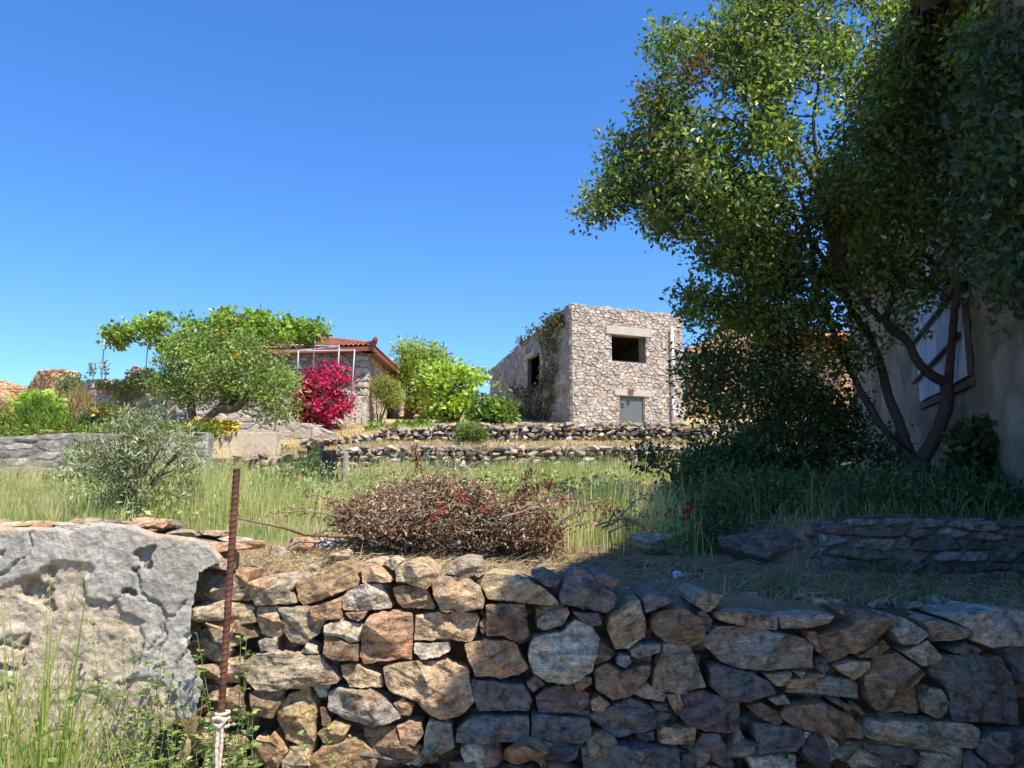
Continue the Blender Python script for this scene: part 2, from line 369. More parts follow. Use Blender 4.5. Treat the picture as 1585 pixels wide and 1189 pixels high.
def local(A, u, px, py):
    """(u,z) of pixel ray on the vertical plane through A along u"""
    d = P(px, py, 1.0); d = d - np.array((0, 0, EYE))
    # A.xy + s*u.xy = t*d.xy
    m = np.array([[d[0], -u[0]], [d[1], -u[1]]]); t, s = np.linalg.solve(m, A[:2])
    return s, EYE + t * d[2]

# template stone
bm = bmesh.new(); bmesh.ops.create_icosphere(bm, subdivisions=3, radius=1); SV = np.array([v.co[:] for v in bm.verts]); SF = np.array([[v.index for v in f.verts] for f in bm.faces]); bm.free()
bm = bmesh.new(); bmesh.ops.create_icosphere(bm, subdivisions=5, radius=1); SVH = np.array([v.co[:] for v in bm.verts]); SFH = np.array([[v.index for v in f.verts] for f in bm.faces]); bm.free()
def rock(mb, c, size, col, seed, hi=False, rz=0, tilt=0, box=.42, planes=14):
    V0, F0 = (SVH, SFH) if hi else (SV, SF)
    r = np.random.default_rng(seed)
    v = np.sign(V0) * np.abs(V0) ** box
    for k in range(planes):
        d = nrm(r.normal(size=3)); lim = r.uniform(.45, .95)
        dd = v @ d; v = v - np.maximum(dd - lim, 0)[:, None] * d
    v = v * (1 + .07 * fbm(V0 * 2 + seed, 4, seed % 97)[:, None])
    if hi: v = v * (1 + .03 * fbm(V0 * 9 + seed, 3, seed % 91)[:, None])
    v = v * np.asarray(size)
    a = tilt; v = v @ np.array([[math.cos(a), 0, math.sin(a)], [0, 1, 0], [-math.sin(a), 0, math.cos(a)]])
    a = rz; v = v @ np.array([[math.cos(a), math.sin(a), 0], [-math.sin(a), math.cos(a), 0], [0, 0, 1]])
    mb.add(v + np.asarray(c), F0, col)
def rubble_wall(A, B, zb, zt, sw, sh, pal, seed, depth=.35):
    """dry wall from A to B; zb, zt functions of fraction"""
    r = np.random.default_rng(seed); mb = MB(); A = np.array(A, float)[:2]; B = np.array(B, float)[:2]; L = np.linalg.norm(B - A); d = (B - A) / L; n = np.array((d[1], -d[0]))
    ang = math.atan2(d[1], d[0]); k = 0
    z = -.02
    while z < 1.5:
        hrow = sh * r.uniform(.75, 1.3); s = -r.uniform(0, sw)
        while s < L:
            wd = sw * r.uniform(.5, 1.6); f = np.clip((s + wd / 2) / L, 0, 1); b, t = zb(f), zt(f)
            zz = b + z + hrow / 2 + r.normal(0, sh * .12)
            if zz - hrow * .2 < t:
                c = A + d * (s + wd / 2) + n * r.normal(0, .03)
                col = np.array(pal[r.integers(len(pal))]) * r.uniform(.7, 1.25)
                hh = hrow * r.uniform(.5, .66)
                rock(mb, (c[0], c[1], min(zz, t - hh * .3 + r.normal(0, .03))), (wd * .56, depth * r.uniform(.45, .6), hh), col, int(seed * 1000 + k), rz=ang + r.normal(0, .12), tilt=r.normal(0, .12)); k += 1
            s += wd
        z += hrow * .92
    return mb

# ------------------------------------------------------------------ foliage tools
def inpoly(x, y, poly):
    poly = np.asarray(poly, float); res = np.zeros(x.shape, bool); j = len(poly) - 1
    for i in range(len(poly)):
        xi, yi = poly[i]; xj, yj = poly[j]
        c = ((yi > y) != (yj > y)) & (x < (xj - xi) * (y - yi) / (yj - yi + 1e-12) + xi)
        res ^= c; j = i
    return res
def edgedist(x, y, poly):
    poly = np.asarray(poly, float); d = np.full(x.shape, 1e9)
    for i in range(len(poly)):
        a = poly[i]; b = poly[(i + 1) % len(poly)]; ab = b - a; t = np.clip(((x - a[0]) * ab[0] + (y - a[1]) * ab[1]) / (ab @ ab + 1e-9), 0, 1)
        d = np.minimum(d, np.hypot(x - a[0] - t * ab[0], y - a[1] - t * ab[1]))
    return d
def poly_pts(poly, n, Y0, dep, gap=0, gscale=.02, seed=1):
    """n points inside a crown whose outline, seen from the lane, is poly; dep = half depth in metres"""
    r = np.random.default_rng(seed); poly = np.asarray(poly, float); lo = poly.min(0); hi = poly.max(0); out = []
    tot = 0
    while tot < n:
        x = r.uniform(lo[0], hi[0], n * 3); y = r.uniform(lo[1], hi[1], n * 3)
        k = inpoly(x, y, poly); x = x[k]; y = y[k]
        if gap:
            g = fbm(np.stack((x * gscale, y * gscale, 0 * x + seed), -1), 3, seed) ; k = g > -1 + gap; x = x[k]; y = y[k]
        e = edgedist(x, y, poly); th = dep * np.clip((e / (np.minimum(*(hi - lo)) * .3)), .12, 1) ** .6
        yy = Y0 + th * r.uniform(-1, 1, len(x))
        out.append(Pn(x, y, yy)); tot += len(x)
    return np.concatenate(out)[:n]
def leaves(mb, pts, size, asp, pal, axis=None, amix=.5, up=.6, jit=.3, seed=1, cvar=None, fold=.25, bright=None):
    r = np.random.default_rng(seed); n = len(pts)
    d = nrm(r.normal(size=(n, 3)))
    if axis is not None: d = nrm(d * (1 - amix) + np.asarray(axis) * amix)
    nn = nrm(r.normal(size=(n, 3)) * (1 - up) + np.array((0, 0, 1.)) * up); s = nrm(np.cross(d, nn)); nn = np.cross(s, d)
    L = (size * r.uniform(1 - jit, 1 + jit, n))[:, None]; W = L * asp * .5
    v = np.stack((pts, pts + d * L * .45 + s * W + nn * W * fold, pts + d * L - nn * L * .08, pts + d * L * .45 - s * W + nn * W * fold), 1)
    pal = np.asarray(pal, float); c = pal[r.integers(len(pal), size=n)] * r.uniform(.75, 1.25, (n, 1))
    if cvar is not None: c = c * cvar[:, None]
    I = np.arange(n)[:, None] * 4
    mb.add(v.reshape(-1, 3), [np.concatenate((I, I + 1, I + 2), 1), np.concatenate((I, I + 2, I + 3), 1)], np.repeat(c, 4, 0))
def sprays(centers, per, rad, seed=1, out=None, squash=.75):
    """leaf positions around cluster centres; returns points, outward dirs, per-leaf cluster tone"""
    r = np.random.default_rng(seed); k = len(centers)
    o = np.clip(r.normal(size=(k, per, 3)), -1.9, 1.9) * rad; o[..., 2] *= squash
    tone = np.repeat(r.uniform(.55, 1.4, k), per)
    return (centers[:, None] + o).reshape(-1, 3), nrm(o.reshape(-1, 3) + 1e-6), tone
def twigs(mb, centers, limbs, r0, col, n=4, seed=1, sag=.1, maxlen=.75):
    """thin branches from the nearest limb point to each cluster"""
    r = np.random.default_rng(seed); L = np.concatenate(limbs)
    for c in centers:
        dd = np.linalg.norm(L - c, axis=1) + np.maximum(L[:, 2] - c[2] + .2, 0) * 1.5
        a = L[np.argmin(dd)]
        if np.linalg.norm(a - c) > maxlen: a = c + (a - c) * maxlen / np.linalg.norm(a - c) * .8
        m = (a + c) / 2 + r.normal(0, .06, 3) * np.linalg.norm(c - a); m[2] += sag * np.linalg.norm(c - a) * .5
        mb.tube([a, (a + m) / 2 + r.normal(0, .02, 3), m, c], [r0, r0 * .8, r0 * .55, r0 * .25], n, col, cap=False, sub=2)
def dens(pl, k=8):
    out = []
    for i in range(len(pl) - 1):
        for t in range(k): out.append(pl[i] + (pl[i+1] - pl[i]) * t / k)
    out.append(pl[-1]); return np.array(out)
def ell(cx, cy, rx, ry, n=14): return [(cx + rx * math.cos(t * 2 * math.pi / n), cy + ry * math.sin(t * 2 * math.pi / n)) for t in range(n)]
def plant(name, label, cat, base, poly, Y0, dep, nclu, per, rad, size, asp, pal, mat='leaf', up=.5, stems=None, stem_r=.015, axis=None, amix=.4, gap=0, seed=1, group=None, crown='crown', trunk='stem', barkc=(.16, .12, .09), flowers=None, gscale=.02, outer=0, stemr_main=None):
    base = np.asarray(base, float); t = thing(name, label, cat, base, group)
    cen = poly_pts(poly, nclu, Y0, dep, gap, gscale, seed)
    if outer: cen = cen[rng.random(len(cen)) < 2]
    mbs = MB(); limbs = []
    if stems is None: stems = [[base, base * .5 + cen.mean(0) * .5, cen.mean(0)]]
    for s in stems:
        s = [np.asarray(q, float) for q in s]; rr = np.linspace(1, .35, len(s)) * (stemr_main or stem_r * 2.2)
        mbs.tube(s, rr, 7, barkc, sub=4); limbs.append(dens(np.array(s)))
    twigs(mbs, cen[:: max(1, len(cen) // 90)], limbs, stem_r * .6, barkc, 3, seed)
    mbs.build(trunk, M['bark'], t, smooth=True)
    pts, od, tone = sprays(cen, per, rad, seed + 1)
    mbl = MB(); leaves(mbl, pts, size, asp, pal, axis=od if axis is None else axis, amix=amix, up=up, seed=seed + 2, cvar=tone)
    mbl.build(crown, M[mat], t)
    if flowers:
        fn, fs, fpal, fname, fmat = flowers
        r = np.random.default_rng(seed + 5); cc = pts[r.integers(len(pts), size=fn)] + r.normal(0, rad * .3, (fn, 3)); cc[:, 1] -= rad * .5
        for q, c_ in enumerate(cc):
            mbf = MB()
            if fname == 'orange': mbf.add(SV * fs * .5 + c_, SF, fpal[q % len(fpal)])
            else: leaves(mbf, c_ + r.normal(0, fs * .2, (7, 3)), fs * .7, .9, fpal, up=.3, seed=seed + 6 + q)
            mbf.build(fname, M[fmat], t, smooth=True)
    return t

# ================================================================== STRUCTURES
BUILD = []
# ---- flat-roofed stone building in the middle
def stone_building():
    A = P(885, 600, 28)[:2]; B = P(1059, 600, 29.9)[:2]; Cc = P(759, 600, 39)[:2]
    zt = P(885, 470, 28)[2]; zB = P(1059, 488, 29.9)[2]; zC = P(759, 572, 39)[2]; z0 = 3.9
    t = thing('stone_building', 'square flat-roofed rubble stone building with dark open windows and a grey metal door', 'building', (A[0], A[1], z0))
    u, n, W = uv(A, B); A3 = np.array((*A, z0))
    def loc(px, py): s, z = local(A3, u, px, py); return s, z - z0
    w0, wt = loc(946, 517); w1, wb = loc(1000, 563); w1b, _ = loc(999, 540); wt2 = loc(1000, 520)[1]
    d0, dt = loc(958, 613); d1, _ = loc(997, 640)
    op = [(w0, w1, wb, (wt + wt2) / 2), (d0, d1, .12, dt)]
    H = lambda s: (zt - z0) + (zB - zt) * np.asarray(s) / W + .03 * np.sin(np.asarray(s) * 5.1) + .02 * np.sin(np.asarray(s) * 13)
    m = MB(); core(m, A3, u, n, W, H, .5, op, (.27, .235, .19)); panel(m, A3 + n * .0, u, n, W, H, .022, (.24, .12), .06, [(.44,.38,.31),(.40,.35,.30),(.45,.38,.30),(.38,.34,.30),(.42,.34,.27),(.40,.37,.33)], (.33, .285, .235), 3, op)
    m.build('front_wall', M['masonry'], t)
    # side wall
    u2, n2, W2 = uv(Cc, A); C3 = np.array((*Cc, z0))
    def loc2(px, py): s, z = local(C3, u2, px, py); return s, z - z0
    a0, at_ = loc2(817, 553); a1, ab = loc2(836, 597); a2, at2 = loc2(834, 548)
    op2 = [(a0, a1, ab, (at_ + at2) / 2)]
    H2 = lambda s: (zC - z0) + (zt - zC) * np.asarray(s) / W2 + .03 * np.sin(np.asarray(s) * 4.3)
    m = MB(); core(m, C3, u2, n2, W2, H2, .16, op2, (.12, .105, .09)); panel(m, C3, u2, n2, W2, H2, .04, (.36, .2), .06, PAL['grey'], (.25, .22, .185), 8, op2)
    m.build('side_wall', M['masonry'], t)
    # rear walls, roof slab, floor
    D = B + (Cc - A); m = MB()
    for p, q, za, zb_ in ((B, D, zB - .05, zC), (D, Cc, zC, zC)):
        u3, n3, W3 = uv(p, q); core(m, np.array((*p, z0)), u3, n3, W3, lambda s, a=za, b=zb_, L=W3: (a - z0) + (b - a) * np.asarray(s) / L, .4, (), (.27, .235, .19))
    m.build('rear_wall', M['masonry'], t)
    m = MB(); m.add([(*(A + .08 * (D - A) / np.linalg.norm(D - A)), zt - .45), (*(B + .02 * (D - B)), zB - .45), (*(D + .03 * (A - D)), zC - .4), (*(Cc + .02 * (B - Cc)), zC - .4)], np.array([[0, 1, 2, 3]]), (.3, .28, .25))
    mid = z0 + 2.15
    m.add([(*(A + .04 * (D - A)), mid), (*(B + .04 * (Cc - B)), mid), (*(D + .04 * (A - D)), mid), (*(Cc + .04 * (B - Cc)), mid)], np.array([[0, 1, 2, 3]]), (.1, .09, .08))
    m.build('roof_slab', M['concrete'], t)
    # lintels, sill
    def slab(px0, py0, px1, py1, px2, py2, name, uu, AA, nn, proud=.085, back=.14, col=(.42, .39, .34)):
        s0, z1 = local(AA, uu, px0, py0); s1, z1b = local(AA, uu, px1, py1); _, zb_ = local(AA, uu, px2, py2)
        m = MB(); m.obox(AA * (1, 1, 0) + uu * s0 + np.array((0, 0, zb_)) - nn * back, uu * (s1 - s0), nn * (back + proud), np.array((0, 0, (z1 + z1b) / 2 - zb_)), col); return m.build(name, M['concrete'], t)
    slab(937, 504, 1007, 510, 972, 519.5, 'window_lintel', u, A3, n)
    slab(950, 603, 1005, 607, 977, 613, 'door_lintel', u, A3, n)
    slab(813, 551, 829, 543, 821, 554, 'window_lintel', u2, C3, n2)
    # window reveals: dark render
    # door
    m = MB(); m.obox(A3 + u * (d0 + .03) - n * .03 + (0, 0, .12), u * (d1 - d0 - .06), -n * .05, (0, 0, dt - .15), (.11, .12, .115))
    door = m.build('door', M['paint'], t)
    m = MB()
    for a, b, c_, d_ in ((0, .05, .12, dt), (d1 - d0 - .05, d1 - d0, .12, dt), (.05, d1 - d0 - .05, dt - .05, dt)): m.obox(A3 + u * (d0 + a) - n * .04 + (0, 0, c_), u * (b - a), n * .05, (0, 0, d_ - c_), (.10, .11, .10))
    m.build('door_frame', M['concrete'], t)
    m = MB(); h0 = A3 + u * (d0 + .14) + n * .0 + (0, 0, 1.02); m.obox(h0 - n * .03, u * .03, n * .06, (0, 0, .12), (.08, .08, .08)); m.obox(h0 + n * .03 + (0, 0, .05), u * .11, n * .02, (0, 0, .02), (.08, .08, .08)); m.build('handle', M['paint'], door)
    # frame of dark window: thin steel edge
    m = MB(); fz0, fz1 = op[0][2], op[0][3]
    for a, b, c_, d_ in ((w0, w0 + .05, fz0, fz1), (w1 - .05, w1, fz0, fz1), (w0 + .05, w1 - .05, fz0, fz0 + .05)): m.obox(A3 + u * a - n * .10 + (0, 0, c_), u * (b - a), n * .04, (0, 0, d_ - c_), (.05, .05, .055))
    m.build('window_frame', M['paint'], t)
    # bulkhead lamp over door
    sl_, zl = local(A3, u, 975, 606); m = MB(); c = A3 * (1, 1, 0) + u * sl_ + (0, 0, zl) + n * .09
    rock(m, c + n * .09, (.16, .12, .08), (.35, .28, .2), 5, box=.8, planes=2); m.obox(c - u * .05 - n * .02 - (0, 0, .04), u * .1, n * .05, (0, 0, .08), (.1, .1, .1)); m.build('wall_lamp', M['concrete'], t)
    # drainpipe
    pip = lambda py, px=1037: (lambda s: A3 * (1, 1, 0) + u * s[0] + (0, 0, s[1]) + n * .19)(local(A3, u, px, py))
    m = MB(); m.tube([pip(507, 1036), pip(560, 1037), pip(612, 1038)], .055, 10, (.62, .64, .66)); pb = m.build('downpipe', M['paint'], t, smooth=True)
    m = MB(); m.tube([pip(616, 1038), pip(660, 1039)], .065, 10, (.62, .64, .66)); m.build('downpipe', M['paint'], t, smooth=True)
    m = MB(); m.tube([pip(612, 1038), pip(617, 1038)], .085, 10, (.55, .57, .6)); 
    m.build('pipe_joint', M['paint'], t)
    for y_ in (530, 590, 640): m = MB(); m.tube([pip(y_, 1037), pip(y_, 1037) - n * .2], .02, 5, (.4, .4, .4)); m.build('pipe_bracket', M['paint'], t)
    return A3, u, n, C3, u2, n2
sb = stone_building()
# dry creeper on its side wall
def wall_creeper():
    A3, u, n, C3, u2, n2 = sb
    def w3(px, py, off=.12): s, z = local(C3, u2, px, py); return C3 * (1, 1, 0) + u2 * s + (0, 0, z) + n2 * off
    base = w3(833, 652); t = thing('wall_creeper', 'half dry creeper climbing the shaded side wall of the flat-roofed stone building', 'climbing plant', base)
    m = MB(); r = np.random.default_rng(4); lim = []
    paths = [[(833,652),(838,620),(842,590),(848,555),(856,520),(866,492)], [(835,652),(833,630),(843,602),(853,575),(861,545),(868,510)], [(834,650),(845,640),(853,615),(855,596),(866,570),(870,540)],
             [(838,600),(846,570),(842,540),(832,520),(812,530),(796,545)], [(852,540),(845,520),(835,510),(822,515)], [(846,650),(852,630),(858,612),(850,604)], [(834,648),(824,630),(812,618),(804,612)], [(835,640),(818,642),(806,630)]]
    for p in paths:
        q = [w3(a + r.normal(0, 1), b, .06 + .1 * r.random()) for a, b in p]; m.tube(q, np.linspace(.055, .02, len(q)), 6, (.22, .19, .16), sub=4); lim.append(dens(np.array(q)))
    cen = []
    for poly, k in (([(795,548),(815,520),(845,500),(868,480),(876,474),(878,500),(870,560),(860,600),(848,600),(852,560),(846,530),(820,530)], 46), ([(800,600),(815,605),(836,595),(838,650),(805,650),(798,630)], 34), ([(840,600),(862,590),(862,640),(842,650)], 16), ([(848,500),(876,482),(880,490),(860,510)], 8)):
        poly = np.array(poly, float); x = r.uniform(poly[:,0].min(), poly[:,0].max(), 4000); y = r.uniform(poly[:,1].min(), poly[:,1].max(), 4000); k_ = inpoly(x, y, poly)
        for a, b in list(zip(x[k_], y[k_]))[:k]: cen.append(w3(a, b, .1 + .25 * r.random()))
    cen = np.array(cen); twigs(m, cen, lim, .02, (.25, .21, .17), 3, 3); m.build('stem', M['bark'], t, smooth=True)
    pts, od, tone = sprays(cen, 20, .12, 3); ml = MB(); leaves(ml, pts, .13, .7, [(.11, .12, .05), (.16, .14, .08), (.20, .17, .11), (.08, .10, .04)], seed=9, cvar=tone); ml.build('leaves', M['leafd'], t)
wall_creeper()

# ---- tiled house on the left
def tile_roof(m, p00, p10, p11, p01, nt, nr, col=(.40, .18, .11), thick=.06):
    """corrugated tiles: p00-p10 eave, p01-p11 top"""
    p00, p10, p11, p01 = map(lambda q: np.asarray(q, float), (p00, p10, p11, p01))
    nrm_ = np.cross(p10 - p00, (p01 + p11) / 2 - (p00 + p10) / 2); nrm_ = nrm_ / np.linalg.norm(nrm_)
    a = np.linspace(0, 1, nt * 6 + 1); b = np.repeat(np.linspace(0, 1, nr + 1), 2)[1:-1]
    A_, B_ = np.meshgrid(a, b); step = np.tile([0.035, 0.0], nr)[:len(b)]; step[0::2] = .04; step[1::2] = .0
    h = thick * np.abs(np.sin(A_ * nt * math.pi)) + step[:, None]
    V = (p00 * (1 - A_[..., None]) + p10 * A_[..., None]) * (1 - B_[..., None]) + (p01 * (1 - A_[..., None]) + p11 * A_[..., None]) * B_[..., None] + h[..., None] * nrm_
    ti = (np.floor(A_ * nt * .999) * 31 + np.arange(len(b))[:, None] // 2 * 7).astype(int)
    c = np.array(col) * (.7 + .6 * _hash(ti, ti * 3, ti * 7, 3))[..., None] + np.array((.05, .03, .02)) * _hash(ti, ti, ti, 9)[..., None]
    nu = len(a); I = (np.arange(len(b) - 1)[:, None] * nu + np.arange(nu - 1)[None]).ravel()
    m.add(V, np.stack((I, I + 1, I + nu + 1, I + nu), -1), c.reshape(-1, 3))
def tiled_house():
    Cn = P(565, 600, 28)[:2]; L = Cn + np.array((-6.9, 1.1)); Rr = P(622, 600, 36.2)[:2]; z0 = 3.7
    ze = P(565, 541, 28)[2]
    t = thing('stone_house', 'stone house with red tiled hip roof behind the pink bougainvillea', 'house', (Cn[0], Cn[1], z0))
    u, n, W = uv(L, Cn); L3 = np.array((*L, z0)); u2, n2, W2 = uv(Cn, Rr); C3 = np.array((*Cn, z0))
    def loc(px, py, A=L3, uu=u): s, z = local(A, uu, px, py); return s, z - z0
    a0, at_ = loc(533, 640); a1, ab = loc(548, 655)
    op = [(a0, a1, ab, at_), (1.2, 2.2, 1.0, 2.2)]
    m = MB(); core(m, L3, u, n, W, ze - z0, .45, op, (.25, .22, .18)); panel(m, L3, u, n, W, ze - z0, .035, (.42, .12), .07, PAL['grey'], (.17, .145, .12), 23, op); m.build('front_wall', M['masonry'], t)
    b0, bt = loc(598, 611, C3, u2); b1, bb = loc(607, 656, C3, u2)
    op2 = [(b0, b1, max(bb, .4), bt)]
    m = MB(); core(m, C3, u2, n2, W2, ze - z0, .45, op2, (.28, .25, .2)); panel(m, C3, u2, n2, W2, ze - z0, .035, (.36, .18), .06, PAL['warm'], (.34, .30, .24), 25, op2)
    m.build('side_wall', M['masonry'], t)
    m = MB(); D = L + (Rr - Cn)
    for p, q in ((Rr, D), (D, L)):
        u3, n3, W3 = uv(p, q); core(m, np.array((*p, z0)), u3, n3, W3, ze - z0, .4, (), (.27, .235, .19))
    m.build('rear_wall', M['masonry'], t)
    # quoins
    m = MB(); z = z0; k = 0
    while z < ze - .1:
        h = rng.uniform(.2, .34); l1, l2 = ((.5, .26) if k % 2 else (.26, .5)); o = C3 * (1, 1, 0) + (0, 0, z)
        rock(m, o - u * (l1 / 2 - .07) + n * .0 - u2 * 0 + u2 * (.13) + (0, 0, h / 2), (l1 * .55, .22, h * .5), np.array((.45, .37, .27)) * rng.uniform(.85, 1.15), 300 + k, rz=math.atan2(u[1], u[0]), box=.35, planes=3)
        rock(m, o + u2 * (l2 / 2 - .07) - u * .13 + (0, 0, h / 2), (l2 * .55, .22, h * .5), np.array((.47, .40, .31)) * rng.uniform(.85, 1.15), 400 + k, rz=math.atan2(u2[1], u2[0]), box=.35, planes=3)
        z += h; k += 1
    m.build('quoins', M['masonry'], t)
    # roof
    ov = .42; za = ze + .03; c3 = np.array((*Cn, za)); l3 = np.array((*L, za)); r3 = np.array((*Rr, za)); d3 = np.array((*D, za))
    e1 = l3 - u * ov + n * ov; e2 = c3 + u * ov + n * ov; e3 = r3 + n2 * ov + u2 * ov; e4 = d3 - u * ov + u2 * ov
    rz_ = P(530, 529, 31.5)[2] + .35
    hip = 3.4; mid = (np.array((*((L + D) / 2), rz_)), np.array((*((Cn + Rr) / 2), rz_)))
    r1 = mid[0] + u * hip; r2 = mid[1] - u * hip
    m = MB(); tile_roof(m, e1, e2, r2, r1, 42, 16); tile_roof(m, e2, e3, r2, r2, 42, 16); tile_roof(m, e3, e4, r1, r2, 36, 12); tile_roof(m, e4, e1, r1, r1, 36, 12)
    roof = m.build('roof', M['tile'], t)
    m = MB()
    for p, q in ((e2, r2), (e1, r1), (r1, r2), (e3, r2)):
        k = int(np.linalg.norm(q - p) / .36)
        for i in range(k): a = p + (q - p) * i / k; b = p + (q - p) * (i + 1.15) / k; m.tube([a + (0, 0, .07), b + (0, 0, .03)], [.11, .085], 8, np.array((.42, .14, .08)) * rng.uniform(.7, 1.2))
    d_ = nrm(e2 - r2); m.tube([e2 - d_ * .3 + (0, 0, .08), e2 + (0, 0, .10), e2 + d_ * .16 + (0, 0, .24), e2 + d_ * .2 + (0, 0, .36)], [.11, .12, .1, .05], 8, (.26, .07, .05), sub=3)
    m.build('ridge_tiles', M['tile'], roof)
    m = MB()   # fascia + boarded soffit, red brown
    for p, q in ((e1, e2), (e2, e3), (e3, e4), (e4, e1)):
        dd = q - p; inn = nrm(np.cross((0, 0, 1.), dd)); m.obox(p - (0, 0, .17), dd, inn * .05, (0, 0, .17), (.26, .075, .05)); m.obox(p - (0, 0, .165) + inn * .05, dd, inn * (ov + .02), (0, 0, .03), (.20, .07, .05))
    m.build('eaves', M['paint'], t)
    # barred window, small recess, low plinth wing
    win = MB(); o = C3 + u2 * b0 - n2 * .25 + (0, 0, op2[0][2]); wd = b1 - b0; hh = op2[0][3] - op2[0][2]
    win.obox(o, u2 * wd, -n2 * .04, (0, 0, hh), (.30, .12, .06)); wo_ = win.build('window', M['wood'], t)
    m = MB()
    for k in range(6): s_ = wd * (k + .5) / 6; m.tube([o + u2 * s_ + n2 * .15, o + u2 * s_ + n2 * .15 + (0, 0, hh)], .02, 6, (.12, .06, .04))
    for k in (.3, .7): m.tube([o + n2 * .15 + (0, 0, hh * k), o + u2 * wd + n2 * .15 + (0, 0, hh * k)], .018, 6, (.12, .06, .04))
    m.build('bars', M['paint'], wo_)
    m = MB(); m.obox(C3 + u2 * (b1 + .02) + n2 * .0 + (0, 0, op2[0][2]), u2 * .28, n2 * .09, (0, 0, hh), (.55, .48, .36)); m.build('window_jamb', M['plaster'], t)
    m = MB(); o = L3 + u * a0 + (0, 0, ab) - n * .3; m.obox(o, u * (a1 - a0), -n * .03, (0, 0, at_ - ab), (.07, .04, .03)); m.obox(o + u * .1, u * .12, n * .1, (0, 0, (at_ - ab) * .6), (.30, .25, .2)); m.build('window', M['wood'], t)
    # lantern beside it
    s_, z_ = local(L3, u, 542, 638); c = L3 * (1, 1, 0) + u * s_ + (0, 0, z_ - .05) + n * .22; m = MB(); m.tube([c - (0, 0, .1), c + (0, 0, .08), c + (0, 0, .16)], [.05, .08, .01], 6, (.04, .04, .04)); m.tube([c + (0, 0, .16), c + (0, 0, .2) - n * .2], .012, 5, (.04, .04, .04)); m.build('wall_lantern', M['paint'], t)
    # rendered lean-to below the front
    q0 = P(450, 640, 26.6)[:2]; q1 = P(567, 640, 26.9)[:2]; uq, nq, Wq = uv(q0, q1); Q3 = np.array((*q0, 3.4))
    zs_ = [P(450, 604, 26.6)[2], P(567, 628, 26.9)[2]]
    o0, ot = local(Q3, uq, 532.5, 628); o1, ob = local(Q3, uq, 548, 638.5); opq = [(o0, o1, ob - 3.4, ot - 3.4)]
    Hq = lambda s: np.interp(np.asarray(s) / Wq, [0, .80, 1], [zs_[0] - 3.4, P(535, 604, 26.8)[2] - 3.4, zs_[1] - 3.4])
    m = MB(); core(m, Q3, uq, nq, Wq, Hq, .5, opq, (.42, .37, .29)); panel(m, Q3, uq, nq, Wq, Hq, .04, (.45, .3), .03, [(.48, .43, .35), (.40, .36, .3), (.52, .46, .36)], (.46, .41, .33), 27, opq); m.build('entrance_wall', M['masonry'], t)
    return L3, u, n, C3, u2, n2
th_ = tiled_house()

# ---- plain walls and ruins
def masonry_wall(name, label, cat, A, B, z0, top, T, res, cell, relief, pal, mortar, seed, corecol=(.25, .21, .17), op=(), side=True, mat='masonry', group=None, joint=.16, rough=.25):
    A = np.asarray(A, float)[:2]; B = np.asarray(B, float)[:2]; u, n, W = uv(A, B); A3 = np.array((*A, z0)); H = (lambda s: np.asarray(top(np.asarray(s) / W)) - z0)
    m = MB(); core(m, A3, u, n, W, H, T, op, corecol); panel(m, A3, u, n, W, H, res, cell, relief, pal, mortar, seed, op, joint, rough)
    if side:
        h1 = float(H(np.array([W]))[0]); panel(m, A3 + u * W, -n, u, T, h1, res, cell, relief, pal, mortar, seed + 50, (), joint, rough)
        h0 = float(H(np.array([0.]))[0]); panel(m, A3 - n * T, n, -u, T, h0, res, cell, relief, pal, mortar, seed + 51, (), joint, rough)
    # coping stones make the top uneven
    k = 0; s = .1
    while s < W:
        l = cell[0] * rng.uniform(.6, 1.2); p = A3 + u * s - n * (T * rng.uniform(.3, .6)) + (0, 0, float(H(np.array([s]))[0]) - cell[1] * .1)
        rock(m, p, (l * .5, T * .4, cell[1] * rng.uniform(.15, .4)), np.array(pal[rng.integers(len(pal))]) * rng.uniform(.8, 1.2), seed * 77 + k, rz=math.atan2(u[1], u[0]) + rng.normal(0, .1)); s += l * .95; k += 1
    o = m.build(name, M[mat], origin=(*A, z0)); return tag(o, label, cat, group)
def prof(pts, Y): # pixel profile -> function of fraction giving z
    pts = np.array(pts, float); z = np.array([P(a, b, Y)[2] for a, b in pts]); f = (pts[:, 0] - pts[0, 0]) / (pts[-1, 0] - pts[0, 0])
    return lambda t: np.interp(np.asarray(t), f, z)
masonry_wall('ruined_wall', 'low orange stone ruin with a small opening at the far left edge', 'ruin', P(-60, 600, 33), P(45, 600, 34), 4.0, prof([(-60, 583), (0, 588), (22, 592), (45, 597)], 33.5), .6, .05, (.3, .13), .07, PAL['orange'], (.42, .26, .15), 41, op=[(2.0, 2.7, 1.0, 1.55)])
masonry_wall('ruined_pillar', 'tall jagged lump of ruined orange stone wall rising behind the rosemary bush', 'ruin', P(42, 600, 29.5), P(84, 600, 27.6), 3.9, prof([(42, 606), (52, 584), (62, 572), (70, 574), (84, 577)], 28.5), .8, .04, (.3, .12), .12, PAL['orange'], (.38, .22, .13), 43, rough=.5)
masonry_wall('ruined_wall', 'broken stub of brown stone wall stepping down from the jagged ruin', 'ruin', P(82, 600, 28.0), P(114, 600, 27.0), 3.9, prof([(82, 580), (94, 586), (103, 597), (110, 612), (114, 624)], 27.5), .7, .04, (.3, .12), .14, PAL['orange'], (.34, .22, .14), 45, rough=.5)
masonry_wall('retaining_wall', 'grey stone retaining wall with ivy trailing over it beneath the thin pergola posts', 'stone wall', P(134, 600, 24), P(300, 600, 24.4), 3.3, prof([(134, 589), (185, 587), (300, 584)], 24.2), .6, .04, (.38, .2), .06, PAL['grey'], (.30, .27, .23), 47)
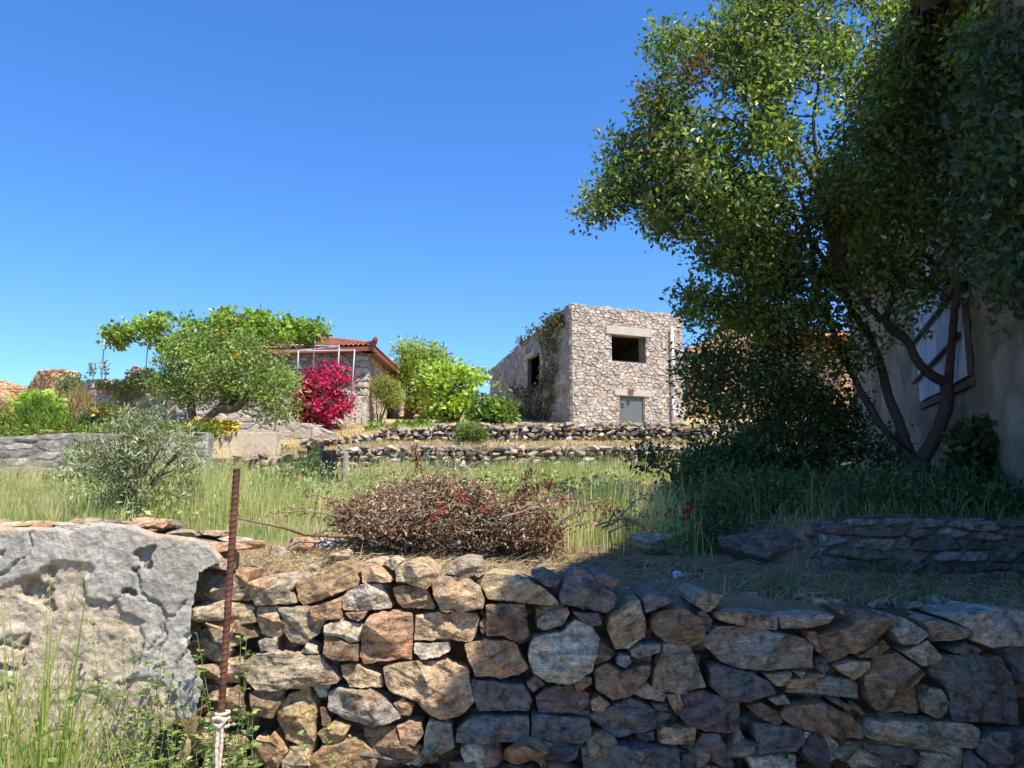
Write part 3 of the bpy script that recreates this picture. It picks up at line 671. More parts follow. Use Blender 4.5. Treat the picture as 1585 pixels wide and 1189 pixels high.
masonry_wall('ruined_gable', 'small broken grey stone gable standing above the ivy wall', 'ruin', P(193, 580, 26), P(236, 580, 26.3), 4.4, prof([(193, 588), (198, 576), (207, 564), (216, 567), (236, 572)], 26.1), .6, .04, (.3, .12), .09, PAL['grey'], (.24, .2, .16), 49)
masonry_wall('house_plinth_wall', 'grey stone wall below the orange tree and bougainvillea', 'stone wall', P(290, 640, 22.0), P(452, 640, 22.8), 2.9, prof([(290, 640), (380, 630), (452, 600)], 22.4), .5, .04, (.36, .2), .05, [(.36, .34, .31), (.42, .39, .34), (.3, .29, .28)], (.38, .35, .31), 51)
masonry_wall('low_wall', 'low weathered wall running under the pink bougainvillea', 'stone wall', P(425, 670, 21.2), P(516, 670, 21.3), 2.9, prof([(425, 650), (480, 655), (516, 668)], 21.2), .45, .04, (.5, .3), .03, [(.30, .27, .24), (.36, .32, .28)], (.31, .28, .24), 53)
masonry_wall('low_wall', 'low grey stone wall with flat top between the tiled house and the fig tree', 'stone wall', P(588, 660, 24), P(700, 660, 24.4), 3.3, prof([(588, 656), (700, 655)], 24.2), .4, .04, (.3, .12), .04, PAL['grey'], (.33, .30, .26), 55)
masonry_wall('entrance_pier', 'short rough stone pier beside the green gate', 'stone pier', P(527, 660, 25.2), P(549, 660, 25.2), 3.3, prof([(527, 657), (549, 655)], 25.2), .5, .03, (.3, .12), .05, PAL['warm'], (.36, .31, .25), 57)
# orange stone house behind the tree
ob = masonry_wall('orange_stone_house', 'derelict orange stone house half hidden behind the dark tree', 'house', P(1064, 600, 34), P(1330, 600, 33), 3.8, prof([(1064, 535), (1110, 523), (1115, 498), (1180, 494), (1200, 515), (1330, 520)], 33.5), .6, .06, (.4, .2), .08, PAL['orange'], (.42, .24, .12), 61)
m = MB(); a = P(1175, 524, 32.6); b = P(1345, 524, 31.8); tile_roof(m, a, b, b + (0.2, 4, 1.2), a + (0, 4, 1.2), 20, 9, (.45, .17, .09)); m.build('roof', M['tile'], ob)

# garden wall with old render
m = MB(); A = P(-120, 700, 14.6)[:2]; B = P(321, 700, 15.2)[:2]; u, n, W = uv(A, B); A3 = np.array((*A, 2.0)); pf = prof([(-120, 679), (0, 677), (110, 671), (200, 671), (321, 668)], 15.0)
H = lambda s: pf(np.asarray(s) / W) - 2.0 + .01 * np.sin(np.asarray(s) * 3)
core(m, A3, u, n, W, H, .4, (), (.33, .31, .29)); panel(m, A3, u, n, W, H, .022, (.42, .16), .028, [(.38, .35, .31), (.28, .255, .23), (.33, .31, .28), (.20, .18, .165)], (.27, .24, .21), 63, joint=.4)
tag(m.build('garden_wall', attr_mat('stained_render', .95, .45, 1.7, 12, .9, .03, stain=(1.6, .5, (.12, .105, .09), .6)), origin=A3), 'long grey stained garden wall topped by green plants on the left', 'garden wall')
m = MB(); A = P(318, 690, 17.4)[:2]; B = P(427, 690, 17.4)[:2]; u, n, W = uv(A, B); A3 = np.array((*A, 2.4)); zz = P(318, 668, 17.4)[2] - 2.4
core(m, A3, u, n, W, zz, .4, (), (.55, .46, .33)); panel(m, A3, u, n, W, zz, .04, (.8, .5), .012, [(.58, .49, .36), (.52, .44, .33), (.55, .47, .36)], (.55, .46, .34), 65, joint=.5)
panel(m, A3 + u * W, -n, u, .4, zz, .04, (.8, .5), .012, [(.58, .49, .36), (.52, .44, .33)], (.55, .46, .34), 66)
tag(m.build('rendered_wall', M['plaster'], origin=A3), 'pale cream rendered wall section below the orange tree', 'garden wall')

# terraces
rp = [(.34, .30, .25), (.40, .34, .27), (.26, .25, .24), (.44, .37, .28), (.36, .26, .18), (.22, .21, .20), (.30, .28, .26), (.46, .42, .35)]
def terrace(pxs, Ya, Yb, tops, bases, sw, sh, seed, label, name='terrace_wall'):
    A = P(pxs[0], 700, Ya); B = P(pxs[1], 700, Yb); ft = np.linspace(0, 1, 12)
    xs_ = A[0] + (B[0] - A[0]) * ft; Ys_ = Ya + (Yb - Ya) * ft; pxw = 792.5 + F * xs_ / Ys_
    zt_ = np.array([P(p, np.interp(p, *zip(*tops)), y)[2] for p, y in zip(pxw, Ys_)]); zb_ = np.array([gz(x, y - .35) - .05 for x, y in zip(xs_, Ys_)])
    mm = rubble_wall(A, B, lambda f: np.interp(f, ft, zb_), lambda f: np.interp(f, ft, zt_), sw, sh, rp, seed)
    u, n, W = uv(A, B); A3 = np.array((A[0], A[1], 1.5)) - n * .12; core(mm, A3, u, n, W, lambda s: np.interp(np.asarray(s) / W, ft, zt_) - .08 - 1.5, .2, (), (.20, .165, .125))
    return tag(mm.build(name, M['rubble'], origin=(A[0], A[1], zb_[0])), label, 'dry stone wall')
terrace((322, 1330), 16.95, 16.95, [(322, 703), (430, 708), (440, 700), (560, 692), (800, 690), (1060, 690), (1330, 692)], None, .21, .115, 71, 'lower of the two long dry stone terrace walls, partly overgrown by tall grass')
terrace((470, 1330), 19.95, 20.0, [(470, 680), (560, 676), (600, 668), (625, 661), (700, 658), (1330, 655)], None, .19, .12, 72, 'upper dry stone terrace wall just below the flat-roofed stone building')

# ---- big stuccoed house on the right
def right_house():
    wl = lambda y: np.array((4.98 + (y - 9.5) * .299, y)); A = wl(14.6); B = wl(0.6); u, n, W = uv(A, B)     # walk far -> near, normal faces left
    t = thing('stucco_house', 'tall shaded house with rough grey stucco wall at the right edge behind the tree', 'house', (*B, 0))
    A3 = np.array((*A, 0.)); ze = 5.82
    m = MB(); core(m, A3, u, n, W, ze, .5, (), (.30, .27, .23)); panel(m, A3, u, n, W, ze, .05, (.6, .4), .02, [(.25, .205, .155), (.20, .165, .125), (.28, .235, .18)], (.225, .185, .14), 81, joint=.5, rough=.8)
    m.build('wall', M['stucco'], t)
    m = MB()
    for p, q in ((A, A - n[:2] * 7), (A - n[:2] * 7, B - n[:2] * 7), (B - n[:2] * 7, B)):
        u3, n3, W3 = uv(q, p); core(m, np.array((*q, 0.)), u3, n3, W3, ze, .4, (), (.35, .31, .25))
    m.build('rear_wall', M['stucco'], t)
    e0 = np.array((*(A + n[:2] * .45), ze)) - u * .3; e1 = np.array((*(B + n[:2] * .45), ze)) + u * .3; r0 = np.array((*(A - n[:2] * 3.5), ze + 1.7)) - u * .3; r1 = np.array((*(B - n[:2] * 3.5), ze + 1.7)) + u * .3
    m = MB(); tile_roof(m, e0 + (0,0,.1), e1 + (0,0,.1), r1 + (0,0,.1), r0 + (0,0,.1), 64, 10); f0 = np.array((*(A - n[:2] * 7.45), ze)) - u * .3; f1 = np.array((*(B - n[:2] * 7.45), ze)) + u * .3
    tile_roof(m, f1, f0, r0 + (0,0,.1), r1 + (0,0,.1), 64, 10); m.build('roof', M['tile'], t)
    m = MB(); m.obox(e0 - (0, 0, .02), e1 - e0, (r0 - e0) * .98, np.cross(nrm(e1 - e0), nrm(r0 - e0)) * .03, (.10, .07, .05))
    k = 0.2
    while k < W: m.obox(e0 + u * k - (0, 0, .14), u * .09, (r0 - e0) * .15, (0, 0, .12), (.09, .06, .045)); k += .7
    for (za, zb_, pr) in ((5.55, 5.66, .12), (5.66, 5.76, .2)): m.obox(A3 + (0, 0, za), u * W, n * pr, (0, 0, zb_ - za), (.13, .11, .09))
    # gable infill triangles
    for E, Ff, Rg in ((e0, f0, r0), (e1, f1, r1)):
        s_ = u * (.35 if E is e0 else -.35); m.add([E + s_, Ff + s_, Rg + s_], np.array([[0, 1, 2]]), (.3, .26, .2))
    m.build('eaves', M['wood'], t)
    # boarded shutter
    def wp(px, py, off=0): s, z = local(A3, u, px, py); return s, z
    s0, zt1 = wp(1417, 420); s1, zb1 = wp(1507, 583); zt1 = wp(1480, 330)[1]
    nb = 8; o = MB(); wd = (s1 - s0) / nb; dk = []
    for k in range(nb):
        dz = rng.normal(0, .02); o.obox(A3 + u * (s0 + wd * k + .008) + n * .03 + (0, 0, zb1 + dz), u * (wd - .016), n * .03, (0, 0, zt1 - zb1), np.array((.50, .56, .62)) * rng.uniform(.85, 1.1))
    sh = o.build('shutter', M['wood'], t)
    for z_ in (.22, .50, .77):
        m = MB(); zz = zb1 + (zt1 - zb1) * z_; m.tube([A3 + u * (s0 - .1) + n * .09 + (0, 0, zz - .12), A3 + u * (s1 + (.0 if z_ < .3 else .35)) + n * .09 + (0, 0, zz + .05)], .022, 8, (.07, .06, .055)); m.build('bar', M['rust'], sh)
    m = MB()
    for a, b, c_, d_ in ((s0 - .09, s0 - .005, zb1, zt1), (s1 + .005, s1 + .09, zb1, zt1), (s0 - .09, s1 + .09, zb1 - .09, zb1 - .025)): m.obox(A3 + u * a + n * .02 + (0, 0, c_), u * (b - a), n * .03, (0, 0, d_ - c_), (.10, .09, .08))
    m.build('shutter_frame', M['wood'], sh)
    return A3, u, n
rh = right_house()
RW = lambda x, y: x < 4.98 + (y - 9.5) * .299 - .12

# ================================================================== NEAR DRY STONE WALL
YW = 3.2
SC = {'o': (.54, .37, .20), 'r': (.50, .32, .185), 't': (.58, .44, .27), 'g': (.47, .39, .27), 's': (.20, .20, .18), 'd': (.20, .185, .165), 'p': (.24, .19, .165), 'w': (.64, .56, .42), 'b': (.32, .215, .125), 'k': (.42, .385, .31)}
CR = {'A': (300, 840, 3.4065), 'B': (680, 840, 3.4065), 'C': (1100, 840, 3.268)}
ST = """A g 285,205 330,190 420,175 520,180 545,210 520,250 545,320 340,332 300,280
A o 535,215 600,190 760,105 830,130 875,190 860,230 570,338 545,290
A w 780,285 830,240 900,215 990,215 1045,330 1040,350 880,362 785,360
A t 875,120 900,95 960,95 1050,190 1040,210 890,210
A t 1060,130 1130,100 1200,95 1290,165 1285,200 1230,245 1150,225 1070,200
A w 990,110 1040,80 1090,105 1050,150
A g 1340,110 1420,80 1520,95 1545,150 1440,185 1340,165
A t 1255,200 1330,170 1450,180 1510,230 1535,300 1530,345 1390,370 1310,360 1270,290
A o 1045,240 1120,225 1230,245 1275,340 1265,355 1100,345 1065,310
A t 330,340 440,335 480,470 430,515 355,490 330,420
A g 445,335 615,335 640,400 690,415 665,480 590,540 510,530 480,470
A r 615,340 780,285 780,400 640,410 620,380
A r 800,370 915,362 900,400 870,415 820,395
A w 690,430 780,400 885,435 875,520 830,530 760,490 690,490
A b 690,490 760,495 830,535 875,530 870,625 740,610 690,580
A r 890,430 930,380 1050,360 1150,375 1155,440 1150,620 1100,610 900,645 878,600
A t 1165,385 1250,370 1400,370 1500,380 1500,470 1460,530 1300,515 1160,520
A w 1160,530 1230,535 1340,525 1355,570 1300,600 1200,615 1165,580
A g 245,640 330,590 480,570 690,600 770,720 765,740 580,760 340,768 280,720
A k 335,520 380,500 440,515 430,580 350,570
A w 565,575 600,525 650,550 660,585 610,590
A t 770,650 870,640 900,660 990,705 995,770 820,765 780,700
A t 1000,660 1110,625 1300,620 1440,660 1475,830 1440,890 1340,945 1240,905 1200,850 1040,790 1015,750
A k 700,790 760,770 930,775 1010,820 1080,900 1090,925 960,970 770,925 710,880
A w 615,760 720,745 695,820 660,825
A o 440,860 500,800 600,765 640,880 635,1090 600,1110 480,1040 450,970
A b 660,870 690,880 720,940 715,970 675,970
A o 655,1000 740,940 830,960 810,1010 770,1060 690,1050
A r 1070,970 1140,935 1200,945 1215,1010 1170,1070 1090,1065
A o 1050,850 1100,820 1160,860 1140,920 1090,910
A b 890,975 1060,970 1090,1065 1190,1075 1290,1140 1270,1170 1130,1180 990,1150 900,1040
A k 1215,1000 1240,930 1360,955 1375,1080 1300,1120 1210,1080
A r 610,1130 680,1070 830,1030 900,1060 980,1150 960,1189 900,1230 620,1230
A t 470,1140 510,1090 590,1130 600,1230 470,1230
A o 365,1060 420,1000 470,1060 490,1110 440,1200 370,1200
A t 30,380 60,310 200,310 320,340 325,420 200,440 50,445
A t 10,500 60,450 230,450 260,530 120,590 15,560
A g 30,230 80,190 250,160 290,240 295,310 90,300 40,260
A r 220,140 300,150 285,220 215,215
A b 190,770 240,740 280,900 230,930 180,880
A b 300,790 330,770 480,770 470,830 430,920 320,900
A t 100,620 240,600 260,640 240,740 110,740
A t 40,760 110,750 180,800 170,900 60,890
B t 190,200 250,165 420,175 560,240 640,330 600,335 330,310 260,300 220,240
B d 630,290 660,190 720,135 800,165 940,290 925,340 880,370 760,350 640,320
B d 485,175 560,160 640,200 620,240 560,235
B d 810,170 850,155 950,185 960,215 900,240 830,200
B b 245,330 360,320 460,400 480,490 420,525 340,490 245,490
B r 365,320 450,325 465,390 420,395 380,360
B b 210,420 240,395 255,430 235,485 215,465
B g 510,410 560,370 680,340 690,370 660,430 560,465 515,450
B o 125,540 240,505 400,520 440,600 470,660 420,700 330,715 190,705 160,640
B w 465,590 500,500 640,470 720,405 800,440 850,500 810,650 790,690 700,735 570,735 500,680
B b 850,520 930,580 900,620 810,650 805,570
B d 700,360 840,370 860,430 800,440 730,400
B t 890,400 1000,310 1060,300 1080,380 1100,450 1090,500 1000,565 930,570 890,470
B p 1070,300 1110,265 1190,270 1235,310 1170,340 1090,370
B b 1110,420 1150,360 1280,335 1370,390 1405,500 1350,540 1200,530 1120,470
B g 1325,290 1380,250 1500,280 1440,350 1410,370 1330,320
B p 1370,370 1400,360 1450,410 1435,480 1400,470 1375,420
B k 1005,570 1060,535 1170,530 1165,575 1050,610 1015,600
B k 935,600 950,590 1005,595 1010,630 980,660 930,640
B b 815,720 820,660 880,630 960,670 1030,650 1110,640 1110,690 1030,790 910,830 830,770
B g 1180,530 1320,535 1345,600 1410,765 1290,785 1120,790 1130,680 1160,630
B s 165,720 440,745 490,830 470,890 200,890
B s 85,980 150,930 200,905 470,915 470,1020 400,1050 90,1050
B p 505,820 560,770 680,750 790,800 795,860 730,910 520,905
B p 455,740 510,695 560,745 490,785
B b 705,740 740,700 805,710 805,745 730,795
B r 795,835 840,800 900,845 860,890 805,885
B s 480,920 500,900 790,930 800,1010 760,1060 620,1055 490,1020
B s 790,920 1000,810 1240,920 1150,990 920,1045
B g 1020,800 1090,740 1200,800 1190,840 1080,825
B r 1200,800 1270,795 1290,860 1250,910 1210,850
B s 365,1100 480,1035 740,1080 725,1150 600,1200 420,1130
B s 745,1070 870,1050 1260,1075 1265,1210 770,1210
B w 105,1090 150,1060 300,1060 320,1140 240,1200 140,1170
B o 1155,990 1180,965 1350,970 1345,1060 1160,1050
B d 1040,1020 1140,1000 1140,1055 1060,1040
B p 1255,900 1290,800 1400,785 1590,850 1590,1010 1430,1010 1320,970
B p 1350,1080 1390,1010 1480,1010 1560,1180 1530,1210 1440,1160
B d 1115,850 1200,845 1205,885 1150,880
B d 1280,1075 1340,1080 1400,1210 1280,1210
C g 20,350 60,330 330,365 335,440 200,430 30,385
C g 342,375 480,360 630,370 600,410 500,435 355,435
C k -45,505 30,425 240,430 480,490 515,520 530,640 300,645 120,635 60,600
C s -10,630 20,615 210,655 290,700 330,760 210,800 60,785 5,730
C t 265,665 410,655 400,700 360,730 320,720
C o 415,650 480,650 460,690
C r 490,450 530,445 570,540 550,560 520,520 495,490
C d 540,590 570,580 595,630 565,665 540,640
C b 555,470 700,430 820,355 920,390 915,430 860,480 830,520 600,620 575,580 560,520
C b 830,520 870,490 910,530 860,570 780,585 740,580
C t 620,625 700,595 800,600 800,640 720,695 660,660
C k 920,370 980,380 1100,460 1040,510 960,515 915,450
C g 970,555 1090,490 1170,580 1150,610 1060,625
C g 1080,400 1140,380 1300,430 1315,460 1230,500 1130,500
C k 1190,380 1280,355 1450,340 1620,350 1620,500 1400,525 1310,490 1320,450 1250,410
C s 1205,540 1290,505 1380,545 1350,565 1220,560
C s 1480,540 1540,505 1620,500 1620,730 1550,700 1540,640
C b 780,680 830,575 940,555 1095,665 1040,730 1055,870 900,860 850,860 790,790
C g 1060,780 1110,730 1170,740 1205,810 1190,860 1130,885 1075,860
C s 1180,565 1400,570 1540,660 1565,925 1230,900 1185,720 1120,680 1110,640
C s 1330,1000 1400,945 1620,940 1620,1110 1400,1110 1335,1050
C g 770,940 800,895 1000,890 1300,910 1350,945 1320,1030 1000,1025 780,980
C k 380,750 470,740 590,675 700,690 750,710 760,795 520,770 390,765
C o 400,690 550,665 590,670 470,735 385,740
C b 350,860 420,820 560,795 700,870 760,920 770,990 620,975 430,935 370,895
C b 580,785 640,785 715,830 690,850 620,810
C b 180,820 260,810 340,850 365,910 330,925 230,880
C k 295,795 380,770 415,820 340,830
C s 210,905 310,915 450,930 470,1000 430,1050 240,1065 230,1010
C w 465,1060 480,960 600,975 655,1020 650,1100 600,1130 480,1090
C r 110,1000 150,950 185,1000 180,1060 140,1070
C w 180,1080 290,1065 430,1070 430,1170 220,1170
C s 780,1010 1000,1030 1050,1080 1000,1125 850,1075
C g 660,1060 700,1010 850,1080 1000,1130 980,1170 720,1150
C g 1050,1050 1230,1045 1265,1100 1240,1170 1060,1160
C s 1270,1050 1310,1045 1380,1110 1400,1180 1260,1180
C b 700,800 760,830 800,880 770,880 720,840
C d 1340,1120 1620,1120 1620,1200 1350,1200
C p 640,340 730,345 740,365 680,372"""
def traced_stone(mb, poly, col, seed, dep=.34):
    """poly: outline of the stone's face, metres (x,z) on the wall plane; the stone has a rough rounded face and runs back into the wall"""
    r = np.random.default_rng(seed); poly = np.asarray(poly)
    a = poly; b = np.roll(poly, -1, 0); cr = a[:, 0] * b[:, 1] - b[:, 0] * a[:, 1]; A6 = cr.sum() * 3
    c = np.array((((a[:, 0] + b[:, 0]) * cr).sum(), ((a[:, 1] + b[:, 1]) * cr).sum())) / A6
    n = 112; th = np.arange(n) * 2 * math.pi / n; d = np.stack((np.cos(th), np.sin(th)), 1); rad = np.zeros(n)
    for i in range(len(poly)):
        p = poly[i] - c; q = poly[(i + 1) % len(poly)] - c; e = q - p
        den = d[:, 0] * e[1] - d[:, 1] * e[0]; den = np.where(np.abs(den) < 1e-9, 1e-9, den)
        t = (p[0] * e[1] - p[1] * e[0]) / den; s = (p[0] * d[:, 1] - p[1] * d[:, 0]) / den
        ok = (t > 0) & (s >= -1e-6) & (s <= 1 + 1e-6); rad = np.where(ok, np.maximum(rad, t), rad)
    rad = np.where(rad < 1e-3, np.median(rad), rad)
    size = math.sqrt(abs(A6) / 6); rad = rad * 1.0 + size * .05 * fbm(np.stack((d[:, 0] * 4 + seed, d[:, 1] * 3, 0 * th), -1), 4, seed % 50) - .002
    prot = min(.105, size * .42) * r.uniform(.75, 1.2); base = r.uniform(-.022, .022)
    S = np.array([.84, .95, 1.0, 1.0, .992, .98, .965, .945, .92, .89, .86, .825, .785, .74, .69, .64, .585, .53, .47, .41, .35, .29, .22, .15, .08]); back = np.array([dep, dep * .5, .09, .03] + [0] * 21)
    rr = S[:, None] * rad[None]; x = rr * d[None, :, 0]; z = rr * d[None, :, 1]
    h = prot * (1 - S ** r.uniform(9, 18)) ** .5; h = np.tile(h[:, None], (1, n))
    for k in range(r.integers(6, 11)):
        a_ = r.uniform(0, 2 * math.pi); sl = r.uniform(.2, 1.3) * prot / size; off = r.uniform(.35, 1.0) * prot
        h = np.minimum(h, np.maximum(off + sl * 1.6 * (x * math.cos(a_) + z * math.sin(a_)), 0))
    q = np.stack((x + c[0], z + c[1], 0 * x + seed * .37), -1)
    bed = r.uniform(-.5, .5); qb = np.stack((q[..., 0] * 3, q[..., 2], (q[..., 1] + bed * q[..., 0]) * 22), -1)
    rid = 1 - np.abs(fbm(qb, 3, seed % 31)) * 2.4
    fade = (1 - S ** 8)[:, None]
    h = h + fade * size * (.075 * fbm(q * 11 / max(size * 4, .4), 4, 7) + .05 * fbm(q * 30, 4, 17) + .028 * np.clip(rid, -1, 1))
    h = h * (back[:, None] == 0)
    y = YW - base - h + back[:, None] + .0 * z
    V = np.stack((x + c[0], y, z + c[1]), -1).reshape(-1, 3)
    m = len(S); I = (np.arange(m - 1)[:, None] * n); J = np.arange(n)[None]; J2 = (J + 1) % n
    f = [np.stack((I + J, I + J2, I + n + J2, I + n + J), -1).reshape(-1, 4)]
    V = np.concatenate((V, [[c[0], YW - base - h[-1].mean(), c[1]]])); k = np.arange(n); f.append(np.stack(((m - 1) * n + k, (m - 1) * n + (k + 1) % n, np.full(n, m * n)), -1))
    col = np.asarray(col) * r.uniform(.88, 1.14) * (1 + r.normal(0, .015, 3))
    mb.add(V, f, col); return np.array((c[0], YW, c[1])), abs(A6) / 6
wall = thing('dry_stone_wall', 'large dry stone wall of rough ochre and slate blocks filling the foreground', 'dry stone wall', (0, YW, 0))
ss = []
for i, ln in enumerate(ST.split('\n')):
    t = ln.split(); ox, oy, s_ = CR[t[0]]; pts = np.array([tuple(map(float, q.split(','))) for q in t[2:]]) / s_ + (ox, oy)
    W3 = np.array([P(a, b, YW) for a, b in pts])[:, [0, 2]]; cen = W3.mean(0); W3 = cen + (W3 - cen) * 1.015
    ar = abs(np.sum(W3[:, 0] * np.roll(W3[:, 1], -1) - np.roll(W3[:, 0], -1) * W3[:, 1])) / 2
    ss.append((ar, W3, SC[t[1]], i + 1))
ss.sort(key=lambda q: -q[0]); chips = MB()
for k, (ar, W3, col, sd) in enumerate(ss):
    if k < 100: m = MB(); c, _ = traced_stone(m, W3, col, sd); m.build('stone', M['stone'], wall, smooth=False, origin=c)
    else: traced_stone(chips, W3, col, sd, .2)
# rubble set back between the faces, and the wall's reach beyond the traced stretch
r = np.random.default_rng(12)
topz = lambda x: np.interp(x, [-1.3, -.6, .3, .9, 1.2, 2.2, 3], [1.22, 1.24, 1.2, 1.08, 1.05, 1.06, 1.06])
z = .0
while z < 1.3:
    x = -1.45 + r.uniform(0, .1)
    while x < 3.2:
        w_ = r.uniform(.09, .22); h_ = r.uniform(.08, .12); vis = -1.2 < x < 2.15 and z > .68
        if z + h_ < topz(x) + .02: rock(chips, (x + w_ / 2, YW + (.17 if vis else r.uniform(.05, .1)), z + .05), (w_ * .6, .13, h_ * .62), np.array([SC[q] for q in 'gtobgd'][r.integers(6)]) * r.uniform(.6, 1), int(r.integers(9999)), tilt=r.normal(0, .2), hi=False)
        x += w_
    z += .1
chips = chips.build('rubble_fill', M['stone'], wall); chips['kind'] = 'stuff'
m = MB(); xx = np.linspace(-1.5, 3.2, 40)
core(m, np.array((-1.5, 3.32, 0)), np.array((1., 0, 0)), np.array((0, -1., 0)), 4.7, lambda s: topz(-1.5 + np.asarray(s)) - .06, .2, (), (.10, .075, .05)); m.build('earth_core', M['ground'], wall)

# ================================================================== CEMENT RENDERED WALL, LEFT
def plaster_wall():
    XL, XR = -5.2, P(352, 900, 3.13)[0]; Yp = 3.13; res = .0065
    nu = int((XR - XL) / res); U = np.linspace(XL, XR, nu + 1)
    tp = np.array([P(a, b, Yp)[[0, 2]] for a, b in [(-1500, 800), (-300, 806), (0, 812), (50, 818), (95, 816), (120, 822), (150, 810), (215, 812), (250, 824), (300, 832), (330, 842), (352, 862)]])
    top = np.interp(U, tp[:, 0], tp[:, 1]) + .012 * fbm(np.stack((U * 9, 0 * U, 0 * U), -1), 4, 3)
    Zs = np.linspace(0, 1.56, int(1.56 / res)); UU, ZZ = np.meshgrid(U, Zs); ZZ = np.minimum(ZZ, top[None])
    q = np.stack((UU, ZZ, 0 * UU), -1)
    def px(a, b): v = P(a, b, Yp); return v[0], v[2]
    wq = q + np.stack((fbm(q * 5, 4, 61), fbm(q * 5, 4, 62), 0 * UU), -1) * .12
    wf = q + np.stack((fbm(q * 18, 4, 63), fbm(q * 18, 4, 64), 0 * UU), -1) * .03
    # where the render has fallen off
    bare = np.clip((fbm(q * np.array((1.2, 1.6, 1)), 4, 70) - .10 + np.interp(ZZ, [0, .7, 1.0, 1.5], [.32, .18, -.02, -.35])) * 26, 0, 1)
    def blob(a, b, rx, ry, soft=5, ww=wf): x, z_ = px(a, b); return np.clip((1 - np.sqrt(((ww[..., 0] - x) / (rx / 383)) ** 2 + ((ww[..., 1] - z_) / (ry / 383)) ** 2)) * soft * 1.6, 0, 1)
    for a, b, rx, ry in ((150, 985, 60, 34), (60, 1000, 50, 26), (185, 1000, 48, 46), (110, 940, 26, 18), (225, 1110, 60, 60), (60, 1110, 70, 60)): bare = np.maximum(bare, blob(a, b, rx, ry, 14))
    for a, b, rx, ry in ((300, 980, 60, 90), (245, 900, 50, 60), (200, 900, 60, 30), (310, 900, 30, 40)): bare = bare * (1 - blob(a, b, rx, ry, 8))
    hole = np.zeros(UU.shape)
    for a, b, rx, ry, dd in ((67, 915, 24, 17, 1), (238, 855, 15, 9, .9), (245, 872, 8, 9, .8), (212, 916, 13, 5, .9), (94, 885, 10, 13, .5), (18, 857, 7, 5, .4), (222, 880, 3, 3, .6), (46, 1005, 6, 20, .6), (92, 940, 8, 10, .6), (20, 1030, 24, 6, .6), (232, 998, 4, 5, .5)):
        hole = np.maximum(hole, blob(a, b, rx, ry, 3) * dd)
    crack = np.zeros(UU.shape)
    for pl in ([(236, 866), (222, 880), (228, 905), (262, 940), (272, 962)], [(312, 965), (300, 985), (285, 1030), (255, 1100), (250, 1150)], [(0, 990), (40, 1005), (52, 980)], [(150, 935), (190, 935), (205, 915)], [(300, 925), (270, 958), (245, 1000)], [(0, 900), (30, 880), (60, 860), (66, 818)], [(262, 940), (268, 968), (258, 1010)]):
        w3 = [px(*p) for p in pl]
        for (x0, z0), (x1, z1) in zip(w3[:-1], w3[1:]):
            ab = np.array((x1 - x0, z1 - z0)); t = np.clip(((wf[..., 0] - x0) * ab[0] + (wf[..., 1] - z0) * ab[1]) / (ab @ ab), 0, 1); dd = np.hypot(wf[..., 0] - x0 - t * ab[0], wf[..., 1] - z0 - t * ab[1]); crack = np.maximum(crack, np.clip(1 - dd / .007, 0, 1))
    h = .06 + .008 * fbm(q * 1.4, 3, 5) + .009 * fbm(q * 5, 4, 6) + .006 * fbm(q * 16, 4, 8) + .004 * fbm(q * 45, 3, 18) + .0016 * vnoise(q * 120, 9)
    st = fbm(q * np.array((7, 13, 1)), 4, 77)
    hb = h - .013 + .009 * st + .006 * fbm(q * 30, 4, 78)
    h = h * (1 - bare) + np.minimum(hb, h - .003) * bare - hole * .035 - crack * .018
    h = np.where(UU > XR - .012, np.minimum(h, .0), h); h = h - .03 * np.clip((ZZ - top[None] + .012) / .012, 0, 1) ** 2
    cg = np.array((.40, .375, .325)) * (1 + .16 * fbm(q * 3, 4, 90))[..., None]; ce = np.array((.50, .39, .26)) * (1 + .35 * st)[..., None]
    c = cg * (1 - bare[..., None]) + (cg * .45 + ce * .6) * bare[..., None]; c = c * (1 - .35 * hole[..., None]); rim = np.clip((ZZ - top[None] + .012 + .03 * st) / .01, 0, 1)[..., None]; c = c * (1 - rim) + np.array((.45, .34, .24)) * rim
    edge = np.interp(ZZ, [0, *[px(300, b)[1] for b in (1189, 1125, 1100, 1050, 1000, 960, 900, 885, 868)]], [px(a, 1000)[0] for a in (245, 245, 262, 318, 328, 298, 300, 308, 314, 340)]) + .02 * fbm(q * 14, 3, 99)
    V = np.stack((UU, Yp - h, ZZ), -1); I = (np.arange(len(Zs) - 1)[:, None] * (nu + 1) + np.arange(nu)[None])
    keep = (UU[:-1, :-1] < edge[:-1, :-1]) & ((ZZ[1:, :-1] - ZZ[:-1, :-1] + ZZ[1:, 1:] - ZZ[:-1, 1:]) > 1e-6); I = I[keep]
    t = thing('rendered_stone_wall', 'crumbling wall of cracked grey cement render at the left end of the dry stone wall', 'wall', (XL, Yp, 0))
    m = MB(); m.add(V, np.stack((I, I + 1, I + nu + 2, I + nu + 1), -1), c.reshape(-1, 3)); m.build('cement_render', M['plaster'], t, smooth=True)
    m = MB(); tf = lambda s: np.interp(XL + np.asarray(s), U, top) - .035
    core(m, np.array((XL, Yp + .06, 0)), np.array((1., 0, 0)), np.array((0, -1., 0)), XR - XL - .12, tf, .38, (), (.33, .25, .17)); r = np.random.default_rng(3)
    m.build('earth_core', M['ground'], t)
    m = MB(); x = XL     # top stones, flat and brown
